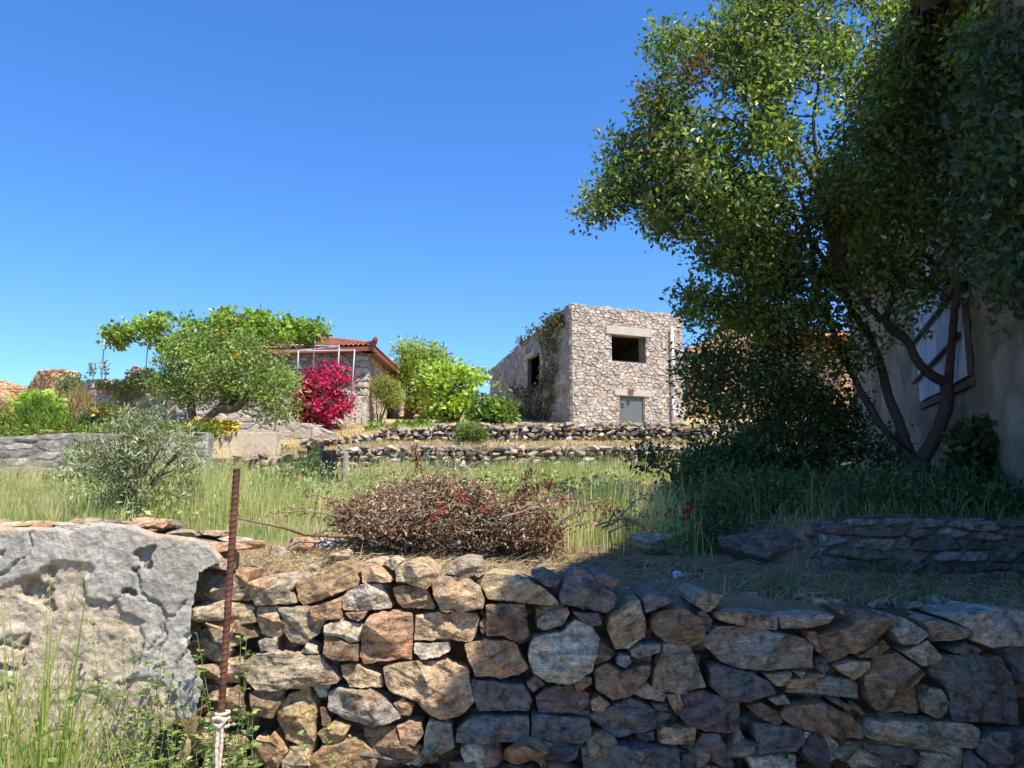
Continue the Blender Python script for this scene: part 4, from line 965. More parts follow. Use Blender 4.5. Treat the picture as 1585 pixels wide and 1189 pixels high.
    while x < XR - .02:
        w_ = r.uniform(.07, .24); zt_ = np.interp(x + w_ / 2, U, top)
        for k in range(3):
            rock(m, (x + w_ / 2 + r.normal(0, .02), Yp + .04 + k * .14 + r.uniform(0, .05), zt_ - .012 + r.uniform(-.01, .012)), (w_ * r.uniform(.4, .6), r.uniform(.07, .11), r.uniform(.014, .03)), np.array([SC['t'], SC['r'], SC['g'], SC['p'], SC['w'], SC['t']][r.integers(6)]) * 1.05, int(r.integers(9999)), rz=r.normal(0, .4), tilt=r.normal(0, .08), hi=(x > -2.3))
        x += w_ * .9
    z = .1
    while z < 1.45:      # ragged stone end, seen where the render stops
        rock(m, (XR - .06 + r.normal(0, .02), Yp + .10, z), (r.uniform(.07, .1), .12, r.uniform(.04, .055)), np.array([SC['t'], SC['o'], SC['g'], SC['w']][r.integers(4)]), int(r.integers(9999)), tilt=r.normal(0, .2), hi=True); rock(m, (XR - .17 + r.normal(0, .02), Yp + .14, z + .03), (r.uniform(.07, .1), .12, r.uniform(.04, .055)), np.array([SC['b'], SC['o'], SC['g']][r.integers(3)]), int(r.integers(9999)), tilt=r.normal(0, .2), hi=True); z += .085
    o = m.build('cap_stones', M['stone'], t); o['kind'] = 'stuff'
    return t
plaster_wall()

# ---- ruined wall in the shade, right
def bank_wall():
    A = P(1268, 850, 4.72)[:2]; B = np.array((3.45, 4.55)); Yb = 4.65
    pf = prof([(1268, 815), (1300, 808), (1312, 803), (1400, 801), (1500, 806), (1585, 812), (1640, 814)], Yb)
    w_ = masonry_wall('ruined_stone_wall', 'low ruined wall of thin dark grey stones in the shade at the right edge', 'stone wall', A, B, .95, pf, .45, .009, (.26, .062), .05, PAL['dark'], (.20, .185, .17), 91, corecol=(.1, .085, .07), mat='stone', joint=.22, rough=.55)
    return w_
bank_wall()

# ---- loose stones, each one a thing
def loose(px, py, w_, h_, Y, col, label, seed, name='loose_stone', cat='stone', tilt=0, dep=None, box=.5):
    p = P(px, py, Y); sx = w_ / F * Y / 2; sz = h_ / F * Y / 2; m = MB(); g = gz(p[0], Y); p[2] = max(p[2], g + sz * .55) if p[2] < g + sz * .5 else p[2]
    if p[2] > g + sz * 1.15: p[2] = g + sz * .8
    rock(m, p, (sx * 1.12, dep or sx * .9, sz * 1.15), SC[col] if isinstance(col, str) else col, seed, hi=True, tilt=tilt, rz=random.uniform(-.3, .3), box=box, planes=18)
    return tag(m.build(name, M['stone'], origin=(p[0], p[1], p[2] - sz)), label, cat, None)
loose(497, 820, 66, 30, 5.0, 'w', 'pale stone lying on top of the little heap left of the brush pile', 1)
loose(474, 840, 52, 36, 4.7, 'r', 'pinkish brown stone at the left foot of the brush pile', 2)
loose(430, 846, 42, 24, 4.5, 'g', 'grey stone lying in straw to the right of the rusty rod', 3)
loose(512, 862, 62, 34, 3.95, 'g', 'pointed grey stone poking out of dry straw on the wall top', 4, tilt=.3)
loose(530, 868, 30, 20, 3.8, 'o', 'small ochre stone beside the pointed grey stone on the wall top', 5)
loose(398, 864, 44, 14, 4.0, 'p', 'flat purplish stone lying behind the rusty rod on the wall top', 6)
loose(480, 875, 26, 18, 3.75, 'k', 'small pale grey stone just behind the ochre blocks of the wall top', 7)
loose(340, 866, 30, 22, 3.7, 'r', 'small reddish stone at the inner end of the cement rendered wall', 8)
loose(1010, 819, 72, 38, 5.3, 'g', 'dark layered rock standing in the shade at the right edge of the grass', 9, 'rock', 'rock')
loose(1180, 838, 118, 52, 4.95, (.20, .18, .165), 'big dark boulder spotted with pale lichen left of the ruined shaded wall', 10, 'boulder', 'boulder')
loose(1255, 874, 50, 16, 4.35, 'k', 'broken bluish slab lying on straw below the lichen spotted boulder', 11, box=.35)
loose(1285, 914, 56, 12, 3.85, 'k', 'long thin bluish slab lying in the dry grass on the right', 12, tilt=-.22, box=.35)
loose(1243, 940, 46, 15, 3.55, 'k', 'small blue grey stone sitting on the wall top right of centre', 13, box=.4)
loose(1455, 932, 52, 20, 3.6, 'k', 'pale bluish stone half buried in green weeds on the far right', 14, box=.4)
loose(1390, 945, 34, 12, 3.5, 's', 'thin slate chip on the wall top near the far right', 15, box=.4)
loose(1172, 938, 30, 9, 3.5, 'k', 'tiny grey chip beside the dark blocks on the wall top', 16, box=.4)
loose(1028, 872, 20, 10, 4.25, 'k', 'tiny pale stone in the straw left of the scrap of paper', 17)
loose(715, 858, 26, 10, 3.9, 'r', 'small flat orange stone at the front of the charred ground', 18)

# ================================================================== VEGETATION
LG = [(.10, .16, .035), (.14, .20, .045), (.18, .24, .05), (.08, .12, .03)]
# ---- main tree
def main_tree():
    base = P(1415, 775, 7.45); base[2] = gz(base[0], base[1]) - .05
    t = thing('tree', 'large dark evergreen tree with several leaning trunks in front of the stucco house', 'tree', base)
    L = lambda pts: np.array([P(a, b, y * .93) for a, b, y in pts])
    trunk = np.concatenate(([base], L([(1418, 740, 8.0), (1426, 712, 7.98)])))
    limbs = [(L([(1426, 712, 7.98), (1440, 690, 7.95), (1462, 640, 7.9), (1468, 592, 7.85)]), .115, .095),
             (L([(1468, 592, 7.85), (1472, 545, 7.7), (1478, 480, 7.45), (1490, 400, 7.15), (1480, 330, 7.0), (1465, 250, 6.9)]), .07, .03),
             (L([(1468, 592, 7.85), (1445, 583, 7.8), (1420, 560, 7.75), (1405, 528, 7.7), (1380, 505, 7.65), (1340, 470, 7.5), (1300, 400, 7.4), (1270, 300, 7.3)]), .085, .03),
             (L([(1421, 725, 8), (1405, 695, 8.0), (1390, 650, 8.05), (1374, 610, 8.1), (1363, 565, 8.1), (1345, 520, 8.0), (1318, 480, 7.9), (1290, 430, 7.8), (1240, 350, 7.7), (1180, 290, 7.6), (1120, 293, 7.5), (1010, 289, 7.4)]), .095, .018),
             (L([(1405, 695, 8.0), (1385, 680, 8.0), (1366, 661, 8.05), (1330, 600, 8.1), (1300, 540, 8.1), (1270, 461, 8.0), (1235, 400, 8.0), (1160, 330, 7.9), (1080, 300, 7.9)]), .07, .015),
             (L([(1405, 528, 7.7), (1372, 500, 7.7), (1384, 455, 7.7), (1388, 421, 7.6), (1375, 340, 7.5), (1378, 267, 7.4), (1374, 191, 7.3), (1350, 90, 7.2)]), .06, .02),
             (L([(1388, 421, 7.6), (1400, 440, 7.6), (1384, 400, 7.5), (1395, 300, 7.5), (1402, 200, 7.4), (1420, 100, 7.3)]), .045, .015),
             (L([(1318, 480, 7.9), (1300, 420, 7.5), (1250, 260, 7.3), (1200, 200, 7.2), (1142, 191, 7.1), (1100, 164, 7.1)]), .05, .012),
             (L([(1270, 461, 8.0), (1240, 300, 8.2), (1200, 150, 8.3), (1180, 60, 8.3)]), .04, .012),
             (L([(1270, 300, 7.3), (1260, 180, 7.2), (1280, 60, 7.2)]), .035, .012),
             (L([(1468, 592, 7.8), (1415, 715, 7.6)]) * 0 + L([(1410, 700, 7.6), (1340, 640, 7.2)]), .02, .01)]
    m = MB(); m.tube(trunk, [.14, .105, .085], 14, (.085, .068, .055), sub=5)
    dl = []
    for pl, a, b in limbs:
        m.tube(pl, np.linspace(a * .62, b * .62, len(pl)), 10, (.08, .064, .052), sub=6, wob=.008); dl.append(dens(pl, 6))
    poly = [(1540,5),(1500,-70),(1300,-110),(1160,-50),(1120,0),(1085,35),(1090,60),(1055,68),(1035,42),(1012,45),(1012,80),(1035,95),(1008,130),(990,160),(1005,195),(975,195),(950,212),(932,250),(938,290),(922,315),(920,338),(940,325),(965,312),(1000,325),(1020,362),(1065,372),(1090,400),(1130,415),(1165,440),(1210,490),(1255,505),(1310,490),(1370,420),(1405,395),(1450,370),(1480,300),(1520,150)]
    cen = np.concatenate((poly_pts(poly, 900, 7.2, 1.3, .90, .028, 11), poly_pts([(935,245),(940,290),(925,320),(920,335),(940,322),(965,308),(1000,330),(1020,362),(1065,372),(1090,400),(1130,415),(1165,440),(1230,470),(1230,300),(1100,250),(980,210)], 170, 7.4, .6, .5, .03, 17)))
    extra = poly_pts([(1045,450),(1075,448),(1110,462),(1160,458),(1200,480),(1200,520),(1140,510),(1090,495),(1065,478)], 46, 7.3, .4, 0, .02, 12)
    extra2 = poly_pts([(1440,230),(1500,200),(1585,170),(1600,330),(1530,300),(1480,320),(1420,380),(1380,400)], 110, 6.6, .5, .5, .02, 13)
    extra3 = poly_pts([(1240,440),(1330,430),(1420,380),(1470,400),(1530,420),(1500,470),(1440,470),(1400,540),(1340,560),(1300,600),(1250,560)], 48, 7.3, .5, .7, .03, 14); cen = np.concatenate((cen, extra, extra2, extra3)); k = RW(cen[:, 0], cen[:, 1]); mv = ~k
    yy = cen[:, 1].copy(); ratio = cen[:, 0] / yy; ylim = 2.14 / np.maximum(ratio - .299, .02) - .35; s_ = np.where(mv, np.maximum(ylim, 3.8) / yy, 1); e = np.array((0, 0, EYE)); cen = e + (cen - e) * s_[:, None]
    twigs(m, cen[::3], dl, .010, (.10, .08, .065), 4, 4, maxlen=.6); m.build('trunk', M['bark'], t, smooth=True)
    pts, od, tone = sprays(cen, 62, .105, 21, squash=.8)
    # leaf rows along short sprigs
    r = np.random.default_rng(5); n = len(pts)
    sun = np.clip(fbm(pts * 1.1, 3, 4) * 1.5 + .55, 0, 1)  # noise mask: paints lighter, sunlit-looking patches into the leaf colour
    ml = MB(); leaves(ml, pts, .062, .52, [(.075, .12, .04), (.10, .155, .045), (.06, .10, .04), (.17, .22, .05), (.09, .14, .05), (.14, .18, .05), (.20, .22, .05)], axis=od, amix=.35, up=.42, seed=22, cvar=tone * (.8 + .55 * sun))
    ml.build('crown', M['leafg'], t)
    # brown dying tufts
    bc = [P(a, b, y) for a, b, y in ((1000, 142, 7.0), (1004, 152, 7.0), (1072, 118, 6.8), (1080, 108, 6.8), (1062, 255, 6.6), (1010, 218, 6.9), (905, 335, 7.4), (1026, 330, 6.9), (1155, 455, 7.2), (1240, 255, 6.4), (1345, 470, 7.1))]
    p2, od2, t2 = sprays(np.array(bc), 70, .09, 25); ml = MB(); leaves(ml, p2, .05, .5, [(.24, .15, .05), (.30, .19, .06), (.20, .11, .04)], axis=od2, seed=26); ml.build('dead_leaves', M['dry'], t)
main_tree()
# ---- shrub mass beneath it
def bush(name, label, poly, Y0, dep, n, per, rad, size, pal, seed, mat='leafg', stems=6, gap=.55, asp=.5, cat='shrub', base=None, gscale=.03, up=.45, amix=.35, sr=.014, flowers=None, axis=None, crown='foliage', clamp=False):
    poly = np.array(poly, float); bx = poly[:, 0].mean() if base is None else base[0]; by = poly[:, 1].max() if base is None else base[1]
    b = P(bx, by, Y0); b[2] = gz(b[0], b[1]) - .03
    r = np.random.default_rng(seed); cm = Pn(poly[:, 0], poly[:, 1], np.full(len(poly), Y0)).mean(0); st = []
    w_ = np.ptp(poly[:, 0]) / F * Y0
    for k in range(stems):
        tip = Pn(*[np.array([v]) for v in (r.uniform(poly[:, 0].min() * .7 + bx * .3, poly[:, 0].max() * .7 + bx * .3), poly[:, 1].min() * .6 + by * .4, Y0)])[0] + (0, r.normal(0, dep * .3), 0)
        bb = b + (r.normal(0, w_ * .04), r.normal(0, .05), 0); st.append([bb, bb * .6 + tip * .4 + (0, 0, .05 * w_) + r.normal(0, .03 * w_, 3), tip])
    return plant(name, label, cat, b, poly, Y0, dep, n, per, rad, size, asp, pal, mat, up, st, sr, axis, amix, gap, seed, flowers=flowers, crown=crown, gscale=gscale)
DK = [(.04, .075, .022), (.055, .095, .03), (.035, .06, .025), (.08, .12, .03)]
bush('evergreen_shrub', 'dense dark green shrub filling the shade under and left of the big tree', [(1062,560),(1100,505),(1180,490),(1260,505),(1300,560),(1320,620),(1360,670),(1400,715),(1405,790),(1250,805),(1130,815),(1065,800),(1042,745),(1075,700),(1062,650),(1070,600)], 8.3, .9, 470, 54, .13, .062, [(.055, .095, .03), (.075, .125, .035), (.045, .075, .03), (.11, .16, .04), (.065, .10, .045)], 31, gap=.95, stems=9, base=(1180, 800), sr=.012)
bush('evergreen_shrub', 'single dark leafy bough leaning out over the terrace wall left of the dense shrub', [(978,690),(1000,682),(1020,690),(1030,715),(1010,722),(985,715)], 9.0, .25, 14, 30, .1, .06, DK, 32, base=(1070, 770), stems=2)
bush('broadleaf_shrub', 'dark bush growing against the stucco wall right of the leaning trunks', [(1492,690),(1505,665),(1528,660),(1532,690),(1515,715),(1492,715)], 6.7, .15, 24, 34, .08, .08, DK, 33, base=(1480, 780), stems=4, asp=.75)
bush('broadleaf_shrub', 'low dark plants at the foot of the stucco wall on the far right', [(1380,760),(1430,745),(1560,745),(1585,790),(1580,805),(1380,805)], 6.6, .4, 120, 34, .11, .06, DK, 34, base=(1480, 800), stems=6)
# creeper on the stucco house
def creeper():
    A3, u, n = rh; b = P(1620, 760, 5.3); b[2] = gz(b[0], b[1])
    t = thing('house_creeper', 'leafy creeper with larger bluish leaves hanging over the right side of the stucco wall', 'climbing plant', b)
    cen = poly_pts([(1405,250),(1450,180),(1500,110),(1545,60),(1600,70),(1640,200),(1640,470),(1590,450),(1540,400),(1500,350),(1470,330),(1420,300)], 230, 5.2, .5, .7, .015, 41)
    yy = cen[:, 1]; ratio = cen[:, 0] / yy; yl = 2.14 / (ratio - .299) - .25 - rng.random(len(yy)) * .5; e = np.array((0, 0, EYE)); cen = e + (cen - e) * (yl / yy)[:, None]
    lim = [dens(np.array([b, P(1625, 600, 5.3), P(1600, 400, 5.5), P(1530, 260, 6.2), P(1480, 200, 6.8)]))]; lim[0][:, 0] -= .12
    m = MB(); m.tube(lim[0], np.linspace(.035, .012, len(lim[0])), 7, (.14, .11, .09)); twigs(m, cen[::4], lim, .009, (.17, .13, .1), 4, 4); m.build('stem', M['bark'], t, smooth=True)
    pts, od, tone = sprays(cen, 34, .16, 43); ml = MB(); leaves(ml, pts, .07, .6, [(.06, .10, .05), (.085, .13, .055), (.05, .085, .045)], axis=(0, 0, -1), amix=.3, up=.25, seed=44, cvar=tone); ml.build('leaves', M['leafg'], t)
creeper()

# ---- olive bush
bush('olive_bush', 'silvery young olive bush growing before the stained garden wall', [(112,720),(120,690),(150,680),(165,655),(185,665),(190,635),(210,645),(230,625),(245,650),(268,640),(285,665),(280,690),(300,700),(325,715),(295,730),(300,760),(270,790),(220,800),(170,790),(140,770),(125,745)], 8.0, .42, 150, 42, .085, .066, [(.36, .40, .25), (.26, .30, .17), (.46, .48, .34), (.17, .21, .10)], 51, mat='leafd', asp=.26, gap=.85, stems=8, base=(205, 805), up=.15, amix=.45, sr=.012, axis=(0, 0, 1.))
# ---- garden plants
bush('rosemary_bush', 'rounded bright green rosemary bush standing on the garden wall at the left', [(22,655),(30,640),(46,628),(70,625),(86,632),(96,648),(94,664),(90,674),(24,676)], 16.6, .45, 90, 60, .09, .14, [(.17, .27, .04), (.23, .33, .05), (.11, .18, .03)], 52, mat='leafd', asp=.14, gap=.2, stems=7, base=(58, 676), axis=(0, 0, 1.), amix=.62, up=.1)
bush('yellowish_shrub', 'small yellow green shrub leaning against the rosemary bush on its left side', [(0,664),(2,640),(12,640),(22,655),(22,676),(0,678)], 16.2, .3, 22, 40, .12, .1, [(.24, .26, .05), (.30, .30, .08)], 53, mat='leafd', stems=4, asp=.3)
bush('young_fig_tree', 'small bright green fig tree peeking above the rosemary bush', [(32,636),(36,620),(48,612),(62,612),(80,618),(90,628),(86,636),(60,634)], 18, .35, 40, 24, .11, .13, [(.24, .38, .04), (.30, .44, .06)], 54, asp=.8, stems=4, base=(55, 670), mat='leaf', gap=.25)
bush('wild_olive', 'grey green bush growing behind the jagged orange ruin', [(98,592),(104,584),(120,586),(130,594),(134,612),(128,624),(112,618),(102,605)], 26.4, .5, 60, 30, .16, .13, [(.20, .24, .12), (.27, .30, .15)], 55, mat='leafd', stems=4, asp=.4, base=(118, 640))
bush('dry_grass_tuft', 'tall straw coloured grass between the rosemary bush and the rose bush', [(100,670),(104,630),(116,622),(130,624),(128,670)], 19, .4, 70, 26, .12, .3, [(.42, .33, .15), (.36, .28, .12)], 56, mat='dry', asp=.05, stems=4, axis=(0, 0, 1.), amix=.75, gap=0, cat='grass')
bush('rose_bush', 'rose bush with yellow blooms in front of the grey retaining wall', [(136,662),(140,645),(152,636),(172,634),(190,640),(196,652),(190,666),(138,668)], 17.4, .5, 90, 30, .14, .085, [(.07, .13, .03), (.11, .17, .04), (.16, .12, .05)], 57, asp=.6, stems=6, flowers=(30, .13, [(.75, .50, .04), (.80, .62, .15), (.65, .35, .06)], 'bloom', 'petal'))
bush('aloe', 'dark pointed leaved plant beside the rose bush on the garden wall', [(128,655),(132,636),(140,640),(143,660),(138,668),(130,668)], 16.9, .2, 16, 22, .1, .2, [(.08, .12, .07), (.12, .16, .1)], 58, mat='leafd', asp=.18, stems=2, axis=(0, 0, 1.), amix=.3)
def mass(name, label, poly, Y0, dep, n, per, rad, size, pal, seed, mat='leaf', asp=.6, cat='ground cover', axis=None, amix=.3, up=.5, snap=None):
    cen = poly_pts(poly, n, Y0, dep, 0, .02, seed)
    if snap is not None: cen[:, 2] = G(cen[:, 0], cen[:, 1]) + snap * rng.random(len(cen))
    pts, od, tone = sprays(cen, per, rad, seed, squash=.5); ml = MB(); leaves(ml, pts, size, asp, pal, axis=od if axis is None else axis, amix=amix, up=up, seed=seed, cvar=tone)
    return tag(ml.build(name, M[mat]), label, cat, None, 'stuff')
mass('garden_ground_cover', 'green creeping plants spilling along the top of the garden wall', [(-100,675),(-100,655),(0,662),(95,664),(150,666),(240,664),(330,662),(330,672),(200,674),(0,680)], 16.2, .9, 300, 26, .13, .09, [(.13, .21, .035), (.20, .26, .05), (.09, .15, .03), (.26, .28, .05)], 61)
mass('yellow_flower_bed', 'band of yellow flowers under the orange tree', [(278,664),(285,658),(330,655),(362,657),(366,664),(350,668),(280,668)], 17.6, .4, 60, 24, .10, .09, [(.70, .52, .02), (.62, .45, .02), (.10, .16, .03), (.12, .2, .03)], 62, mat='petal', cat='flowers')
mass('dry_grass', 'tall pale grass and shrubs on the slope in front of the far left ruin', [(-60,662),(-60,630),(0,630),(25,638),(25,655),(0,662)], 22, 1.5, 70, 30, .25, .2, [(.30, .27, .12), (.2, .22, .08), (.38, .32, .16)], 63, mat='dry', asp=.2, cat='grass')
bush('ivy', 'ivy trailing diagonally over the face of the grey retaining wall', [(150,590),(190,583),(232,575),(250,585),(225,600),(205,610),(190,622),(172,620),(178,604),(166,600),(160,608),(152,600)], 23.7, .08, 46, 22, .09, .10, [(.14, .20, .05), (.20, .26, .06), (.26, .24, .09)], 64, asp=.8, stems=3, base=(182, 640), cat='climbing plant', gap=.3)
for k, (px_, lab) in enumerate(((143, 'short leafy shoot standing on the grey retaining wall, left of the thin post'), (161, 'leafy vine shoot winding up beside the thin pergola post'))):
    b = P(px_, 590, 23.9); t = thing('vine_shoot', lab, 'plant', b); m = MB(); tip = P(px_ + (-2, 1)[k], 566 - 2 * k, 23.9); m.tube([b, (b + tip) / 2 + (.06, 0, 0), tip], [.02, .015, .008], 5, (.2, .17, .12), sub=3); m.build('stem', M['bark'], t)
    cc = np.array([b + (tip - b) * f for f in np.linspace(.45, 1, 6)]); p_, o_, tn = sprays(cc, 14, .06, 70 + k); ml = MB(); leaves(ml, p_, .09, .7, LG, seed=71, cvar=tn); ml.build('leaves', M['leaf'], t)

# orange tree
LT = lambda pts: [P(*p) for p in pts]
b = P(303, 664, 19); 
bpoly = [(238,592),(250,565),(258,540),(275,525),(310,517),(350,516),(395,522),(425,540),(440,560),(462,590),(450,610),(458,630),(440,648),(432,656),(412,655),(396,636),(372,622),(345,612),(315,622),(285,618),(252,614),(242,604)]
plant('orange_tree', 'broad green citrus tree with a bent dark trunk and a few oranges', 'tree', b, bpoly, 19, 1.2, 300, 40, .17, .10, .5, [(.17, .24, .06), (.23, .30, .08), (.28, .34, .10), (.12, .18, .045)], 'leafg', .5,
      [LT([(303, 668, 19), (315, 655, 19), (330, 640, 19), (347, 628, 19), (360, 605, 19), (365, 570, 19)]), LT([(298, 668, 19), (297, 640, 19.1), (290, 600, 19.2), (285, 560, 19.2)]), LT([(340, 632, 19), (365, 632, 18.8), (385, 610, 18.8), (410, 580, 18.8)])], .035, None, .35, .42, 101, stemr_main=.13, flowers=(9, .08, [(.75, .28, .02), (.7, .33, .03)], 'orange', 'petal'), gscale=.035)
# bougainvillea
plant('bougainvillea', 'large bougainvillea covered in magenta blossom against the stone house', 'shrub', P(490, 672, 23.5), [(450,628),(458,604),(458,588),(472,580),(482,568),(495,563),(515,564),(530,572),(540,590),(533,603),(522,612),(535,624),(546,640),(528,636),(518,640),(514,655),(516,668),(503,668),(496,650),(488,664),(475,650),(460,638),(448,648)], 23.3, 1.0, 150, 34, .16, .11, .8,
      [(.66, .025, .17), (.75, .04, .26), (.52, .015, .11), (.80, .08, .26), (.10, .15, .05), (.62, .04, .10), (.16, .16, .06)], 'petal', .4, [LT([(490, 672, 23.5), (492, 640, 23.5), (480, 600, 23.5)]), LT([(492, 672, 23.5), (505, 640, 23.4), (525, 600, 23.3)]), LT([(488, 672, 23.5), (470, 650, 23.4), (458, 620, 23.3)])], .03, None, .3, .9, 111, crown='blossom', gscale=.06)
def boug_leaves():
    o = [q for q in bpy.data.objects if q.name.startswith('bougainvillea')][0]
    cen = poly_pts([(455,625),(470,590),(500,573),(530,590),(530,625),(510,655),(470,645)], 80, 23.7, .7, .4, .05, 115); pts, od, tn = sprays(cen, 22, .25, 116); ml = MB(); leaves(ml, pts, .13, .6, [(.05, .09, .025), (.08, .13, .03), (.12, .16, .05)], seed=117, cvar=tn); ml.build('foliage', M['leaf'], o)
boug_leaves()
# pergola with vine
def pergola():
    t = thing('pergola', 'thin white metal pergola frame carrying a grape vine in front of the tiled house', 'pergola', P(350, 600, 22.5))
    posts = [((157, 588), (162, 520), 22.5), ((225, 582), (229, 532), 23.6), ((460, 583), (462, 543), 21.6), ((484, 575), (488, 520), 22.6), ((522, 600), (525, 535), 23.6), ((544, 612), (549, 541), 22.8), ((372, 600), (375, 500), 22.5), ((300, 600), (303, 505), 22.5)]
    for (a, b_), (c, d), Y_ in posts: m = MB(); lo = P(a, b_, Y_); lo[2] = min(lo[2], lo[2]); m.tube([lo, P(c, d, Y_)], .019, 8, (.45, .46, .46)); m.build('post', M['paint'], t, smooth=True)
    for p, q in (((162, 521, 22.5), (488, 521, 22.6)), ((440, 544, 21.6), (549, 542, 22.8)), ((229, 533, 23.6), (525, 536, 23.6)), ((162, 521, 22.5), (229, 533, 23.6)), ((462, 543, 21.6), (525, 536, 23.6)), ((375, 500, 22.5), (375, 520, 24)), ((430, 534, 22.0), (470, 534, 22.2))):
        m = MB(); m.tube([P(*p), P(*q)], .016, 6, (.42, .43, .43)); m.build('rail', M['paint'], t, smooth=True)
    vb = P(270, 640, 22.8); lim = [LT([(268, 640, 22.8), (264, 580, 22.8), (262, 530, 22.8), (230, 512, 22.8), (175, 516, 22.7)]), LT([(263, 535, 22.8), (300, 515, 22.7), (380, 505, 22.6), (460, 512, 22.6), (515, 520, 22.8)]), LT([(300, 515, 22.7), (350, 520, 23.6), (420, 518, 23.6), (500, 525, 23.6)])]
    plant('grape_vine', 'bright green grape vine spreading along the top of the pergola', 'vine', vb, [(164,512),(180,508),(200,510),(208,500),(225,498),(240,492),(285,492),(302,502),(318,496),(340,488),(372,485),(400,488),(430,496),(460,500),(495,504),(512,512),(518,522),(512,530),(495,530),(475,524),(440,532),(400,528),(330,530),(280,545),(258,548),(240,530),(205,528),(185,530),(168,524)], 22.8, .9, 250, 24, .15, .15, .85,
          [(.20, .31, .04), (.26, .37, .05), (.15, .23, .035), (.32, .40, .08)], 'leaf', .45, lim, .03, None, .3, .75, 121, stemr_main=.07, gscale=.04)
pergola()
# climber on the house corner, trees behind
bush('climbing_jasmine', 'feathery yellow green climber hanging on the sunny side wall of the tiled house', [(580,588),(592,584),(608,590),(618,602),(621,620),(614,626),(606,624),(596,626),(588,616),(581,606)], 28.6, .3, 150, 40, .15, .13, [(.33, .34, .08), (.22, .24, .07), (.42, .42, .10)], 131, mat='leafd', asp=.18, stems=5, base=(586, 665), gap=.3, axis=(0, 0, -1.), cat='climbing plant')
bush('acacia_tree', 'tall light green tree with airy crown just behind the tiled house', [(614,548),(622,537),(636,530),(655,535),(676,540),(684,552),(684,570),(690,590),(685,640),(650,650),(634,645),(632,610),(622,585),(614,565)], 33, 1.3, 250, 30, .28, .19, [(.30, .39, .05), (.37, .45, .07), (.22, .31, .05)], 132, asp=.4, mat='leaf', stems=4, base=(632, 660), cat='tree', gap=.9, sr=.04, gscale=.05)
bush('fig_tree', 'bright green fig tree with large leaves between the tiled house and the flat-roofed building', [(648,600),(660,585),(690,574),(712,570),(732,576),(746,583),(736,598),(740,612),(725,624),(712,640),(690,648),(648,650),(644,630)], 25.5, .9, 100, 24, .22, .18, [(.33, .45, .05), (.40, .50, .07), (.24, .36, .05)], 133, asp=.75, mat='leaf', stems=6, base=(703, 660), cat='tree', gap=.95, sr=.035, gscale=.05)
bush('young_fig_tree', 'smaller fig tree standing against the left wall of the flat-roofed building', [(742,640),(738,625),(750,608),(768,606),(782,606),(772,618),(788,632),(796,645),(784,652),(752,652)], 24.5, .6, 60, 20, .2, .2, [(.15, .24, .05), (.21, .31, .06), (.11, .18, .04)], 134, asp=.75, mat='leaf', stems=5, base=(760, 660), gap=.9, sr=.025, gscale=.05, cat='tree')
bush('round_shrub', 'small round green shrub growing in front of the upper terrace wall', ell(727, 672, 22, 13), 19.0, .35, 70, 36, .1, .08, [(.13, .20, .05), (.18, .25, .06)], 135, asp=.35, mat='leafd', stems=5, gap=.1, base=(727, 684))
bush('squash_plants', 'low bright green leaves on the strip beside the low stone wall', ell(640, 664, 26, 5), 21.5, .5, 26, 18, .12, .16, [(.15, .27, .03), (.2, .32, .04)], 136, asp=.8, mat='leaf', stems=3, gap=0, base=(640, 668))
bush('squash_plants', 'small clump of bright leaves at the foot of the tiled house corner', ell(583, 668, 11, 5), 22.5, .3, 12, 16, .12, .15, [(.17, .3, .03)], 137, asp=.8, mat='leaf', stems=3, gap=0, base=(583, 672))
bush('green_shrub', 'narrow bluish green shrub between the two black tarps at the terrace wall', [(455,745),(458,715),(475,698),(492,692),(500,715),(492,745),(478,758),(462,756)], 14.6, .3, 60, 34, .09, .07, [(.11, .17, .07), (.15, .21, .09)], 138, asp=.3, mat='leafd', stems=5, gap=.2)
bush('melon_plant', 'sprawling pale green broad leaved plant beside the small black tarp', [(385,775),(390,755),(402,748),(420,742),(436,752),(440,765),(425,780),(395,782)], 13.2, .35, 26, 14, .12, .19, [(.24, .36, .05), (.30, .42, .08), (.2, .3, .04)], 139, asp=.8, mat='leaf', stems=3, gap=0)

